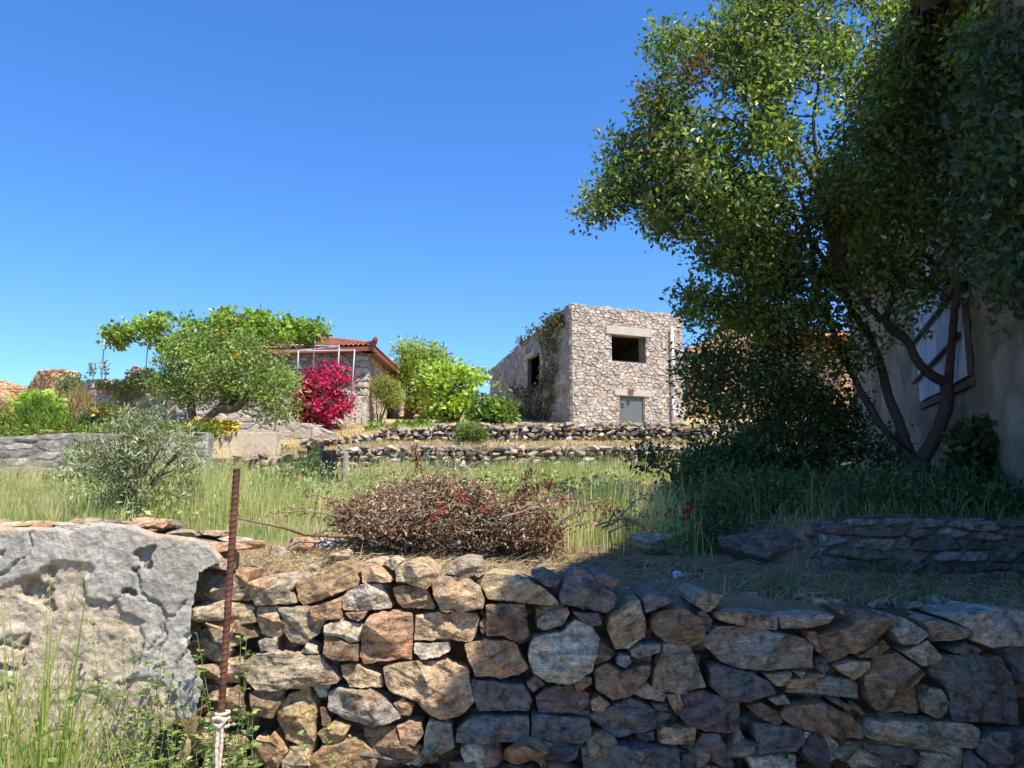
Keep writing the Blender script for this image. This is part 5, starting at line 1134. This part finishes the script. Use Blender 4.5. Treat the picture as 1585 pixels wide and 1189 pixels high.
# ---- tall grass in the field
def blades(n, xf, yf, hgt, wid, pal, seed, lean=.25, zoff=0, keep=None, head=None):
    r = np.random.default_rng(seed); x, y = xf(r, n), yf(r, n)
    if keep is not None: k = keep(x, y, r); x, y = x[k], y[k]
    n = len(x); z = G(x, y) + zoff; hm = (.3 + 1.35 * np.clip(.5 + fbm(np.stack((x * .9, y * .6, 0 * x), -1), 4, seed + 31) * 1.9, 0, 1)) * np.where((x > 1.5) & (y < 12) & (hgt > .3), .5, 1) * np.interp(y, [4.9, 6.5, 12, 16], [.75, 1, 1, .55]); b = np.stack((x, y, z), -1); cl = .5 + .5 * fbm(np.stack((x * .8, y * .8, 0 * x), -1), 3, seed); cl2 = .5 + .5 * fbm(np.stack((x * 2.5, y * 2.5, 0 * x), -1), 3, seed + 5)
    h = hgt * r.uniform(.45, 1.15, n) * (.45 + .9 * cl) * (hm if hgt > .3 else 1); a = r.uniform(0, 2 * math.pi, n); d = np.stack((np.cos(a), np.sin(a), 0 * a), -1); h = h * np.where(r.random(n) < .08, 1.5, 1); s = np.stack((-np.sin(a + .9), np.cos(a + .9), 0 * a), -1) * (wid * r.uniform(.6, 1.4, n))[:, None]
    ln = (lean * r.uniform(.1, 1.6, n) * h)[:, None]; up = np.array((0, 0, 1.)) * h[:, None]
    v = np.stack((b - s, b + s, b + up * .5 + d * ln * .25 + s * .8, b + up * .5 + d * ln * .25 - s * .8, b + up * .8 + d * ln * .65 + s * .45, b + up * .8 + d * ln * .65 - s * .45, b + up * .97 + d * ln * 1.1), 1)
    pal = np.asarray(pal, float); m_ = len(pal); ci = np.clip((cl2 * 2.2 - .6 + r.normal(0, .25, n)) * m_, 0, m_ - 1).astype(int); c = pal[ci] * r.uniform(.75, 1.25, (n, 1)); I = np.arange(n)[:, None] * 7
    mb = MB(); mb.add(v.reshape(-1, 3), [np.concatenate((I, I + 1, I + 2, I + 3), 1), np.concatenate((I + 3, I + 2, I + 4, I + 5), 1), np.concatenate((I + 5, I + 4, I + 6), 1)], np.repeat(c, 7, 0)); return mb
GP = [(.26, .33, .11), (.33, .40, .13), (.42, .47, .19), (.50, .51, .25), (.60, .55, .32), (.66, .57, .36)]
yfun = lambda a, b_: (lambda r, n: a + (b_ - a) * r.random(n) ** 1.15)
def kp(x, y, r):
    pile = ((x - .0) / 1.2) ** 2 + ((y - 4.7) / .55) ** 2 < 1
    return ~pile & (np.abs(x) < y * .78 + .5) & ((y > 5.9) | (r.random(len(x)) < np.clip((y - 5.1) / 1.2, 0, 1))) & ~((x > 1.35) & (y < 12) & (r.random(len(x)) < .8) & (x > .19 * y)) & ~((x > 1.5) & (y < 4.8)) & ~((x / y > -.34) & (x / y < -.215) & (y > 9.6) & (y < 15.8) & (r.random(len(x)) < .9)) & ~((x < -5.6) & (y > 14.5)) 
g = blades(135000, lambda r, n: r.uniform(-1, 1, n) * 12, yfun(4.9, 16.6), .36, .0032, GP, 201, keep=kp)
xa = g.v[0].reshape(-1, 7, 3)[:, 0, 1]; sc_ = 1.0
tag(g.build('meadow_grass', M['grass']), 'tall green grass and wild oats filling the field below the terrace walls', 'grass', None, 'stuff')
g = blades(26000, lambda r, n: r.uniform(-1, 1, n) * 6, yfun(3.42, 5.4), .07, .002, [(.36, .29, .15), (.45, .37, .2), (.28, .22, .11), (.50, .42, .25)], 203, lean=1.6, keep=lambda x, y, r: (np.abs(x) < y * .75 + .3) & (((x - .1) / 1.1) ** 2 + ((y - 4.75) / .28) ** 2 > r.random(len(x)) * 1.1) & ((y > 3.62) | (r.random(len(x)) < .5)))
tag(g.build('dry_grass', M['dry']), 'short dry straw covering the ground behind the top of the dry stone wall', 'grass', None, 'stuff')
g = blades(16000, lambda r, n: r.uniform(-6, 11, n), lambda r, n: np.where(r.random(n) < .5, r.uniform(17.2, 19.9, n), r.uniform(20.4, 27, n)), .12, .008, [(.42, .34, .18), (.5, .42, .24), (.25, .26, .1)], 204, lean=.8)
tag(g.build('terrace_dry_grass', M['dry']), 'sparse straw on the ledges between and above the terrace walls', 'grass', None, 'stuff')
g = blades(2200, lambda r, n: r.uniform(1.0, 3.6, n), lambda r, n: r.uniform(3.45, 4.7, n), .10, .003, [(.09, .14, .04), (.12, .18, .05), (.2, .2, .09)], 205, lean=.9, keep=lambda x, y, r: fbm(np.stack((x * 2.4, y * 3, 0 * x), -1), 3, 9) > -.05 - .25 * (x > 1.8))
tag(g.build('green_weeds', M['grass']), 'low green weeds growing in the shade before the ruined wall', 'weeds', None, 'stuff')
g = blades(2600, lambda r, n: r.uniform(1.7, 4.4, n), lambda r, n: r.uniform(4.95, 7.5, n), .42, .004, [(.30, .27, .14), (.12, .16, .06), (.38, .34, .2), (.1, .14, .05)], 206, lean=.5, keep=lambda x, y, r: RW(x, y))
tag(g.build('bank_grass', M['grass']), 'half dry tall grass at the foot of the tree on the raised bank', 'grass', None, 'stuff')
# lying straws
def straws(n, x0, x1, y0, y1, seed, ln=.16, keep=None):
    r = np.random.default_rng(seed); m = MB(); x = r.uniform(x0, x1, n); y = r.uniform(y0, y1, n); a = r.uniform(0, math.pi, n)
    for i in range(n):
        l = ln * r.uniform(.4, 1.6); d = np.array((math.cos(a[i]), math.sin(a[i]), 0)); p = np.array((x[i], y[i], gz(x[i], y[i]) + .012)); q = p + d * l; q[2] = gz(q[0], q[1]) + r.uniform(.01, .06)
        mm = (p + q) / 2 + (0, 0, r.uniform(0, .03)); m.tube([p, mm, q], .0016, 3, np.array((.46, .38, .23)) * r.uniform(.6, 1.2), cap=False)
    return m
tag(straws(2600, -1.3, 3.3, 3.5, 4.9, 8).build('scattered_straw', M['dry']), 'loose straw stalks strewn over the ground behind the wall', 'straw', None, 'stuff')

# ================================================================== SMALL THINGS
# ---- rusty rod with rope
def rod():
    Yr = 1.9; top = P(367, 725, Yr); low = P(340, 1189, Yr); d = low - top; b = top + d * (top[2] + .05) / (top[2] - low[2])
    t = thing('iron_rod', 'rusty ribbed iron rod standing upright in the foreground with white rope tied round it', 'rod', (b[0], b[1], 0))
    L = np.linalg.norm(top - b); n = 900; s = np.linspace(0, 1, n); ax = (top - b) / L; a = nrm(np.cross(ax, (0, 1., 0))); c = np.cross(ax, a); k = 20; th = np.arange(k) * 2 * math.pi / k
    ph = (s * L / .0135) * 2 * math.pi; rr = .0080 + .0011 * np.clip(np.cos(ph[:, None] - th[None]) * 1.6 - .3, 0, 1)
    ctr = b + ax * (s * L)[:, None] + (np.sin(s * 3) * .004)[:, None] * a
    V = ctr[:, None] + rr[..., None] * (np.cos(th)[None, :, None] * a + np.sin(th)[None, :, None] * c); I = np.arange(n - 1)[:, None] * k; J = np.arange(k)[None]; J2 = (J + 1) % k
    m = MB(); colr = np.tile(np.array((.12, .05, .032)), (n * k, 1)) * (1 + .45 * fbm(V.reshape(-1, 3) * 30, 4, 2))[:, None]; m.add(V.reshape(-1, 3), [np.stack((I + J, I + J2, I + k + J2, I + k + J), -1).reshape(-1, 4), np.array([[(n - 1) * k + q for q in range(k)]])], colr)
    m.build('rod', M['rust'], t, smooth=True)
    kc = P(344, 1113, Yr); m = MB(); rc = (.60, .52, .40)
    def rope(pts, r_=.0035): 
        pts = dens(np.array(pts), 14); m.tube(pts, r_ * (1 + .16 * np.sin(np.arange(len(pts)) * 1.7)), 8, rc)
    for j, (dz, tl) in enumerate(((.006, .15), (-.002, -.1), (-.010, .2), (.013, -.05))):
        q = [kc + a * math.cos(x) * .0145 + c * math.sin(x) * .0145 + ax * (dz + tl * .03 * math.cos(x)) for x in np.linspace(0, 2 * math.pi, 22)]; m.tube(q, .0042, 8, rc)
    f = kc - np.array((0, .017, 0)); rope([f + (-.014, 0, .004), f + (0, -.006, .008), f + (.012, 0, 0), f + (.002, -.004, -.012), f + (-.012, 0, -.006)], .0048)
    rope([f + (-.002, 0, -.01), f + (-.004, -.001, -.06), f + (.001, 0, -.13), f + (-.006, 0, -.24), f + (-.002, 0, -.42)], .0042); rope([f + (.006, 0, -.008), f + (.008, 0, -.05), f + (.004, 0, -.12), f + (.006, 0, -.25), f + (.0, 0, -.5)], .004); rope([f + (.001, .003, -.008), f + (.003, .003, -.08), f + (.0, .003, -.3)], .0036)
    m.build('rope', M['rope'], t, smooth=True)
rod()
# ---- brush pile
def brush():
    b = P(690, 850, 4.7); b[2] = gz(b[0], b[1]); t = thing('brush_pile', 'heap of dry brown pruned branches and curled leaves with a few red flowers', 'brush pile', b); r = np.random.default_rng(3)
    poly = [(528,802),(550,785),(580,770),(610,758),(640,750),(670,743),(700,744),(735,758),(760,776),(790,786),(812,780),(830,806),(850,822),(866,840),(860,852),(700,858),(560,850),(535,825)]
    cen = poly_pts(poly, 520, 4.75, .42, .55, .05, 301); m = MB()
    for i in range(700):
        c = cen[i % 520] + r.normal(0, .03, 3); a = r.uniform(0, math.pi * 2); l = r.uniform(.08, .36); d = np.array((math.cos(a), math.sin(a) * .5, r.uniform(-.25, .45))); p = c - d * l / 2; q = c + d * l / 2; g_ = gz(p[0], p[1]) + .01; p[2] = max(p[2], g_); q[2] = max(q[2], g_)
        m.tube([p, (p + q) / 2 + r.normal(0, .02, 3), q], [.0035 * r.uniform(.5, 1.4), .0025, .001], 4, np.array((.28, .21, .14)) * r.uniform(.3, 1.5), cap=False, sub=3)
    m.build('twigs', M['bark'], t)
    pts, od, tn = sprays(cen[:500], 44, .05, 302); pts[:, 2] = np.maximum(pts[:, 2], G(pts[:, 0], pts[:, 1]) + .005)
    dark = 1 - .6 * (fbm(pts * 4, 3, 6) > .25)
    m = MB(); leaves(m, pts, .026, .42, [(.33, .20, .10), (.40, .27, .14), (.24, .15, .08), (.40, .34, .24), (.46, .39, .28), (.18, .14, .10)], seed=303, up=.2, cvar=tn * dark * (.7 + .7 * np.clip(fbm(pts * 2.2, 3, 16) + .5, 0, 1)), fold=.9, jit=.6); m.build('dry_leaves', M['dry'], t)
    m = MB(); ash = cen[(cen[:, 0] < .1)][:120]; p2, o2, t2 = sprays(ash, 20, .05, 305); leaves(m, p2, .024, .4, [(.40, .37, .32), (.30, .28, .24), (.2, .19, .17)], seed=306, cvar=t2, fold=.8); m.build('grey_leaves', M['dry'], t)
    for k, (a, b_, n_) in enumerate(((716, 770, 10), (682, 788, 5), (752, 790, 4), (668, 798, 4))):
        cc = P(a, b_, 4.3); p2 = cc + r.normal(0, .018, (n_ * 3, 3)); m = MB(); leaves(m, p2, .02, .8, [(.50, .06, .06), (.6, .14, .10), (.4, .04, .05)], seed=310 + k); m.build('red_blossom', M['petal'], t)
    # arching branches with hanging leaves, right
    br = [[(745,800,4.7),(775,790,4.6),(800,765,4.6),(820,752,4.6),(845,748,4.6),(856,746,4.6)], [(790,800,4.6),(805,780,4.6),(815,762,4.6),(812,738,4.6),(822,725,4.6)], [(800,830,4.6),(826,822,4.5),(846,815,4.5),(850,795,4.5)], [(820,845,4.5),(845,826,4.5),(860,822,4.5),(865,828,4.5)], [(700,750,4.8),(720,742,4.8),(748,755,4.8),(765,760,4.8)], [(760,830,4.5),(800,838,4.4),(845,832,4.4),(870,806,4.4)],
          [(655,740,4.8),(648,715,4.8),(641,690,4.8)], [(668,738,4.9),(690,718,4.9),(715,705,4.9)], [(700,742,4.9),(705,715,4.9),(698,690,4.9)], [(690,745,4.9),(694,715,4.9),(684,696,4.9)], [(707,745,4.9),(725,722,4.9),(760,708,4.9)], [(676,742,4.9),(679,720,4.9),(676,694,4.9)]]
    m = MB(); hang = []
    for i, p_ in enumerate(br):
        q = np.array([P(*x) for x in p_]); m.tube(q, np.linspace(.006, .002, len(q)), 6, (.18, .12, .08) if i < 6 else (.32, .28, .24), sub=5, wob=.004); dd = dens(q, 5)
        if i < 7: hang += [x for x in dd[len(dd) // 3:] if r.random() < .7]
    m.build('arching_branches', M['bark'], t, smooth=True)
    hang = np.array(hang); p2 = np.repeat(hang, 7, 0) + r.normal(0, .012, (len(hang) * 7, 3)); m = MB(); leaves(m, p2, .034, .42, [(.22, .12, .06), (.15, .08, .05), (.30, .19, .10)], axis=(0, 0, -1.), amix=.6, seed=312, fold=.8); m.build('hanging_leaves', M['dry'], t)
    # long dry branch reaching left
    q = np.array([P(*x) for x in ((349, 798, 3.95), (385, 806, 4.0), (430, 815, 4.1), (470, 826, 4.25), (520, 830, 4.4), (570, 829, 4.5), (600, 832, 4.55))]); m = MB(); m.tube(q, [.0035, .0055, .007, .009, .0105, .012, .012], 8, (.25, .17, .11), sub=6, wob=.003)
    for i in range(9): k = int(r.integers(4, 30)); dq = dens(q, 6); a_ = dq[min(k, len(dq) - 1)]; m.tube([a_, a_ + (r.uniform(-.02, .02), 0, r.uniform(.004, .02))], [.005, .0015], 5, (.2, .14, .1))
    tag(m.build('dry_branch', M['bark'], origin=q[-1], smooth=True), 'long thin dry branch reaching left from the brush pile past the rusty rod', 'branch')
brush()
# charred sticks along the front of the pile
r = np.random.default_rng(9); m = MB()
for i in range(260):
    x = r.uniform(-.9, 1.25); y = 4.42 + r.normal(0, .14); l = r.uniform(.03, .11); a = r.uniform(0, math.pi); d = np.array((math.cos(a), math.sin(a), 0)) * l; p = np.array((x, y, gz(x, y) + .012)); m.tube([p, p + d + (0, 0, r.uniform(0, .02))], .005 * r.uniform(.4, 1.3), 5, (.022, .02, .02))
tag(m.build('charred_sticks', M['char']), 'burnt black twigs and ash along the front of the brush pile', 'charcoal', None, 'stuff')
m = MB(); m.tube([P(948 + 0, 862, 4.1), P(946, 838, 4.1), P(944, 822, 4.1)], .004, 5, (.3, .14, .08))
tag(m.build('dead_stalk', M['bark'], origin=P(948, 865, 4.1)), 'thin reddish dead stalk standing at the right end of the brush pile', 'plant')
# ---- geraniums
def geranium(pts, Y_, label, seed):
    c = np.array([P(a, b, Y_) for a, b in pts]); b = np.array((c[:, 0].mean() + .02, Y_, gz(c[0, 0], Y_))); t = thing('red_geranium', label, 'flower', b); r = np.random.default_rng(seed)
    m = MB()
    for q in c: m.tube([b, (b + q) / 2 + (r.normal(0, .02), 0, 0), q], [.005, .004, .003], 5, (.12, .17, .06), sub=3)
    m.build('stem', M['bark'], t)
    for q in c:
        p2 = q + nrm(r.normal(size=(20, 3))) * .008; m = MB(); leaves(m, p2, .014, .9, [(.62, .015, .015), (.7, .03, .02), (.45, .01, .01)], axis=nrm(p2 - q), amix=.5, seed=seed); m.build('flower_head', M['petal'], t)
    cc = np.array([b + (c.mean(0) - b) * f for f in (.2, .45, .65)]); p2, o_, tn = sprays(cc, 22, .05, seed); m = MB(); leaves(m, p2, .03, .85, [(.08, .15, .04), (.11, .18, .05)], seed=seed + 1, cvar=tn); m.build('leaves', M['leaf'], t)
geranium([(1036, 790), (1033, 799)], 5.0, 'two small red flower heads on one stem, nearest the layered rock', 3)
geranium([(1064, 779), (1068, 787), (1061, 791), (1063, 800)], 5.2, 'cluster of four red flower heads in front of the dark shrub', 4)
# ---- scraps
c = P(1051, 878, 4.15); c[2] = gz(c[0], c[1]) + .022; m = MB(); gx, gy = np.meshgrid(np.linspace(-1, 1, 9), np.linspace(-1, 1, 7)); V = np.stack((gx * .033, gy * .02, .016 * vnoise(np.stack((gx * 1.6, gy * 1.6, 0 * gx), -1), 4) + .012 * gy), -1) + c; V = V.reshape(-1, 3); I = (np.arange(6)[:, None] * 9 + np.arange(8)[None]).ravel()
m.add(np.concatenate((V, V - (0, 0, .002))), [np.stack((I, I + 1, I + 10, I + 9), -1), np.stack((I + 9, I + 10, I + 1, I), -1) + 63], (.72, .78, .80)); tag(m.build('paper_scrap', M['paint'], origin=c), 'crumpled white scrap of paper lying in the straw on the right', 'paper')
c = P(1072, 872, 4.2); c[2] = gz(c[0], c[1]) + .02; m = MB(); leaves(m, c + rng.normal(0, 1, (40, 3)) * (.028, .02, .008), .026, .8, [(.35, .02, .05), (.5, .04, .08)], seed=8); tag(m.build('fallen_petals', M['petal'], origin=c), 'small heap of dark red petals beside the scrap of paper', 'petals')
# ---- black tarps / charred stumps by the terrace wall
def tarp(name, px, y0, y1, w0, w1, Y_, label, seed, col=(.007, .007, .008), mat='plastic', cat='plastic sheet'):
    t0 = P(px, y0, Y_); b0 = P(px, y1, Y_); g = gz(b0[0], Y_); H = t0[2] - g; a0, a1 = w0 / F * Y_ / 2, w1 / F * Y_ / 2; th = np.linspace(0, 2 * math.pi, 33)[:-1]; zs = np.concatenate((np.linspace(0, 1, 22), [1.0, 1.0])); rr = np.concatenate((np.ones(22), [.6, .05]))
    T, Zz = np.meshgrid(th, zs); q = np.stack((np.cos(T) * 1.5, np.sin(T) * 1.5, Zz * 1.6 + seed), -1); fo = 1 + .30 * fbm(q * 1.3, 4, seed) + .10 * vnoise(q * 5, seed); ra = (a1 + (a0 - a1) * Zz ** .8) * fo * rr[:, None]
    V = np.stack((t0[0] + ra * np.cos(T), Y_ + .75 * ra * np.sin(T), g + H * Zz + .05 * fbm(q, 3, 4) * Zz), -1); n = 32; I = np.arange(len(zs) - 1)[:, None] * n; J = np.arange(n)[None]; J2 = (J + 1) % n
    m = MB(); m.add(V.reshape(-1, 3), [np.stack((I + J, I + J2, I + n + J2, I + n + J), -1).reshape(-1, 4), np.array([[(len(zs) - 1) * n + k for k in range(n)]])], col); return tag(m.build(name, M[mat], origin=(t0[0], Y_, g), smooth=True), label, cat)
tarp('black_sack', 443, 728, 768, 18, 22, 12.0, 'small black plastic sack standing beside the pale melon plant', 3, cat='sack')
tarp('black_sheet', 510, 698, 752, 22, 32, 14.0, 'tall bundle of black plastic sheet leaning on the lower terrace wall', 8)
tarp('black_sheet', 488, 690, 712, 26, 22, 16.2, 'folded black sheet hanging over the top of the lower terrace wall', 11)
tarp('clay_pot', 460, 738, 766, 11, 8, 12.2, 'reddish clay pot half hidden between the black sack and the green shrub', 5, (.30, .12, .07), 'tile', 'pot')
tarp('tree_stump', 536, 700, 748, 7, 14, 14.2, 'weathered grey dead stump right of the tall black plastic bundle', 14, (.34, .30, .26), 'bark', 'tree stump')
m = MB(); m.tube([P(492, 745, 14.5), P(499, 720, 14.5), P(503, 690, 14.5)], [.02, .016, .01], 6, (.45, .38, .3)); m.tube([P(495, 735, 14.4), P(512, 745, 14.4), P(522, 755, 14.4)], [.02, .016, .012], 6, (.55, .5, .42)); tag(m.build('dead_branch', M['bark'], origin=P(492, 748, 14.5)), 'pale bare forked branch propped before the tall black plastic bundle', 'branch')
# ---- green gate
def gate():
    t = thing('garden_gate', 'small dark green metal gate between the house corner and the entrance pier', 'gate', P(554, 672, 25.3)); Yg = 25.3
    for a in (549.5, 559.5): m = MB(); m.tube([P(a, 674, Yg), P(a, 646, Yg)], .022, 6, (.10, .16, .14)); m.build('post', M['paint'], t)
    m = MB()
    for a in np.linspace(551, 558, 6): m.tube([P(a, 673, Yg), P(a, 661 - (a - 551) * .5, Yg)], .022, 5, (.09, .15, .13))
    m.tube([P(549.5, 661, Yg), P(559.5, 657, Yg)], .018, 5, (.09, .15, .13)); m.build('bars', M['paint'], t)
gate()
# ---- tall weeds in front of the rendered wall
def oats(px0, px1, n, Y0, Y1, htop, seed, label, name='tall_grass', wd=.0042, pal=None, lean=.28):
    r = np.random.default_rng(seed); m = MB(); pal = pal or [(.22, .32, .07), (.28, .37, .09), (.17, .26, .05), (.38, .40, .16), (.48, .41, .22)]
    base = None
    for i in range(n):
        y = r.uniform(Y0, Y1); x = (r.uniform(px0, px1) - 792.5) / F * y; z0 = gz(x, y); H = htop(r); a = r.uniform(0, 2 * math.pi); d = np.array((math.cos(a), math.sin(a) * .45, 0)); L_ = lean * H * r.uniform(.2, 1.5); c = np.array(pal[r.integers(len(pal))]) * r.uniform(.8, 1.25)
        t = np.linspace(0, 1, 11); P3 = np.stack((x + d[0] * L_ * t ** 2.2, y + d[1] * L_ * t ** 2.2, z0 + H * (t - .16 * (L_ / H) * t ** 3)), -1); P3[:, 1] = np.minimum(P3[:, 1], 3.04)
        w_ = wd * r.uniform(.6, 1.5) * np.interp(t, [0, .35, 1], [.9, 1, .08]); s = nrm(np.array((1., r.normal(0, .5), 0))); lo = P3 - s * w_[:, None]; hi = P3 + s * w_[:, None] + (0, .3 * wd, 0)
        V = np.concatenate((lo, hi)); k = np.arange(10); m.add(V, np.stack((k, k + 1, k + 12, k + 11), -1), c)
        if r.random() < .32:   # side leaf
            j = r.integers(3, 8); o = P3[j]; a2 = r.choice([-1, 1]); l2 = r.uniform(.12, .3); tt = np.linspace(0, 1, 6); Q = np.stack((o[0] + a2 * l2 * tt * .8, o[1] + 0 * tt, o[2] + l2 * (.75 * tt - .75 * tt ** 2.4)), -1); w2 = wd * 1.1 * (1 - tt * .95); V = np.concatenate((Q - np.array((0, 0, 1.)) * w2[:, None], Q + np.array((0, -.3, 1.)) * w2[:, None])); k = np.arange(5); m.add(V, np.stack((k, k + 1, k + 7, k + 6), -1), c)
        if r.random() < .16:   # seed head
            e = P3[-1]; p2 = e + np.stack((r.normal(0, .02, 14), r.normal(0, .01, 14), r.uniform(-.14, .02, 14)), -1); leaves(m, p2, .018, .35, [(.42, .38, .2), (.36, .36, .16)], axis=(0, 0, -1.), amix=.6, seed=seed + i)
    return tag(m.build(name, M['grass']), label, 'grass', None, 'stuff')
oats(-30, 170, 260, 2.3, 2.95, lambda r: r.uniform(.6, 1.08), 401, 'tall green wild oats at the bottom left before the cement rendered wall')
oats(-40, 300, 760, 2.2, 2.98, lambda r: r.uniform(.35, .88), 402, 'thick lower grass at the foot of the cement rendered wall', 'grass_clump', lean=.4)
oats(40, 145, 34, 2.5, 2.85, lambda r: r.uniform(1.0, 1.38), 403, 'few tallest green grass stems rising up to the top of the rendered wall', 'grass_stems', wd=.0055, lean=.16)
oats(1060, 1230, 12, 2.5, 2.9, lambda r: r.uniform(.6, .8), 404, 'few long green blades crossing the bottom of the shaded stones', 'grass_blades', wd=.003, lean=.6)
oats(420, 800, 26, 2.7, 3.05, lambda r: r.uniform(.5, .72), 405, 'sparse thin blades at the bottom of the sunlit stones', 'grass_blades', wd=.0025, lean=.4)
def herb(px0, px1, n, ztop, seed, label, size=.026, Y0=2.75, Y1=3.05):
    r = np.random.default_rng(seed); b = np.array((((px0 + px1) / 2 - 792.5) / F * 2.9, 2.9, 0.1)); t = thing('wild_mint', label, 'weed', b); m = MB(); ml = MB()
    for i in range(n):
        y = r.uniform(Y0, Y1); x = (r.uniform(px0, px1) - 792.5) / F * y; H = ztop(r) ; z0 = gz(x, y); tip = np.array((x + r.normal(0, .07), y + r.normal(0, .03), z0 + H)); q = dens(np.array([(x, y, z0), (x + r.normal(0, .03), y, z0 + H * .5), tip]), 8); m.tube(q, np.linspace(.0028, .0012, len(q)), 4, (.20, .24, .10), cap=False)
        for k in range(3, len(q)):
            for sgn in (-1, 1):
                if r.random() < .85: leaves(ml, q[k][None] + r.normal(0, .004, (2, 3)), size * r.uniform(.6, 1.3), .7, [(.17, .26, .07), (.23, .32, .09), (.28, .35, .11)], axis=(sgn, r.normal(0, .5), .35), amix=.75, seed=int(r.integers(99999)))
    m.build('stems', M['bark'], t); ml.build('leaves', M['leaf'], t)
herb(210, 430, 48, lambda r: r.uniform(.55, .86), 411, 'leafy pale green weeds growing around the foot of the rusty rod')
herb(375, 402, 5, lambda r: r.uniform(.85, 1.14), 412, 'taller spindly weed with a bud right of the rusty rod', .02, 2.9, 3.0)
herb(180, 300, 16, lambda r: r.uniform(.8, 1.16), 413, 'thin leafy weed climbing the middle of the cement rendered wall', .017, 2.95, 3.05)
herb(510, 525, 3, lambda r: r.uniform(.66, .76), 414, 'single little weed at the bottom of the ochre stones', .02, 2.95, 3.05)
herb(-20, 130, 20, lambda r: r.uniform(.6, .95), 415, 'leafy weeds mixed in the wild oats at the bottom left corner', .022, 2.5, 2.95)
# rubble strewn behind the wall top (small, uncounted)
r = np.random.default_rng(77); m = MB()
for i in range(420):
    if r.random() < .5: x, y = r.uniform(-1.35, -.5), r.uniform(3.5, 4.7)
    else: x, y = r.uniform(-1.3, 2.6), 3.42 + abs(r.normal(0, .22))
    s_ = r.uniform(.008, .045) ; rock(m, (x, y, gz(x, y) + s_ * .25), (s_ * r.uniform(.7, 1.4), s_, s_ * r.uniform(.3, .7)), np.array([SC[q] for q in ('wtrogt' if x < .1 else 'kdgstk')][r.integers(6)]), int(r.integers(99999)), rz=r.uniform(0, 3))
tag(m.build('rubble_chips', M['stone']), 'small stone chips strewn over the ground behind the wall top', 'rubble', None, 'stuff')

mass('shade_tinted_weeds', 'leafy weeds coloured dark for the shade, with tiny yellow flowers covering the shaded ground beneath the big shrub', [(1050,800),(1100,780),(1250,790),(1400,760),(1580,770),(1600,800),(1400,802),(1300,806),(1230,820),(1120,822),(1060,828)], 6.4, 1.2, 520, 30, .10, .045, [(.07, .12, .04), (.09, .15, .045), (.05, .09, .035), (.12, .17, .05)], 511, snap=.22, cat='weeds')  # dark palette puts the bank's shade into the leaf colour
mass('field_weeds', 'pale green leafy weeds mixed into the meadow before the lower terrace wall', [(100,800),(90,740),(330,735),(420,745),(560,720),(700,712),(800,705),(1000,712),(1000,735),(560,760),(400,800)], 11, 4.5, 260, 30, .13, .06, [(.34, .38, .18), (.28, .33, .14), (.42, .44, .24), (.22, .28, .10)], 512, snap=.30, cat='weeds')

# ragged outer boughs of the brush pile
def boughs():
    t = [o for o in bpy.data.objects if o.name == 'brush_pile'][0]; r = np.random.default_rng(61); m = MB(); m2 = MB(); tips = []
    for i in range(46):
        a = P(r.uniform(570, 810), r.uniform(800, 845), 4.7 + r.normal(0, .15)); side = 1 if i % 2 else -1; a[0] = (-.15 + abs(a[0] + .1)) if i % 2 else (-.25 - abs(a[0] + .1)); l = r.uniform(.2, .5)
        e = a + np.array((side * l * r.uniform(.4, 1), r.normal(0, .08), r.uniform(-.02, .22))); e[2] = max(e[2], gz(e[0], e[1]) + .01); mid = (a + e) / 2 + (0, 0, .05 + r.normal(0, .02)); q = dens(np.array([a, mid, e]), 6); mm = m if i % 2 else m2; mm.tube(q, np.linspace(.007, .0015, len(q)), 5, np.array((.30, .22, .15)) * r.uniform(.5, 1.4), wob=.006); tips += list(q[5:])
    m.build('boughs', M['bark'], t); m2.build('boughs', M['bark'], t); tips = np.array(tips); p2 = np.repeat(tips, 5, 0) + r.normal(0, .02, (len(tips) * 5, 3)); m = MB(); leaves(m, p2, .028, .42, [(.38, .21, .10), (.28, .15, .08), (.48, .38, .24)], axis=(0, 0, -1.), amix=.3, seed=62, fold=.8); m.build('bough_leaves', M['dry'], t)
boughs()
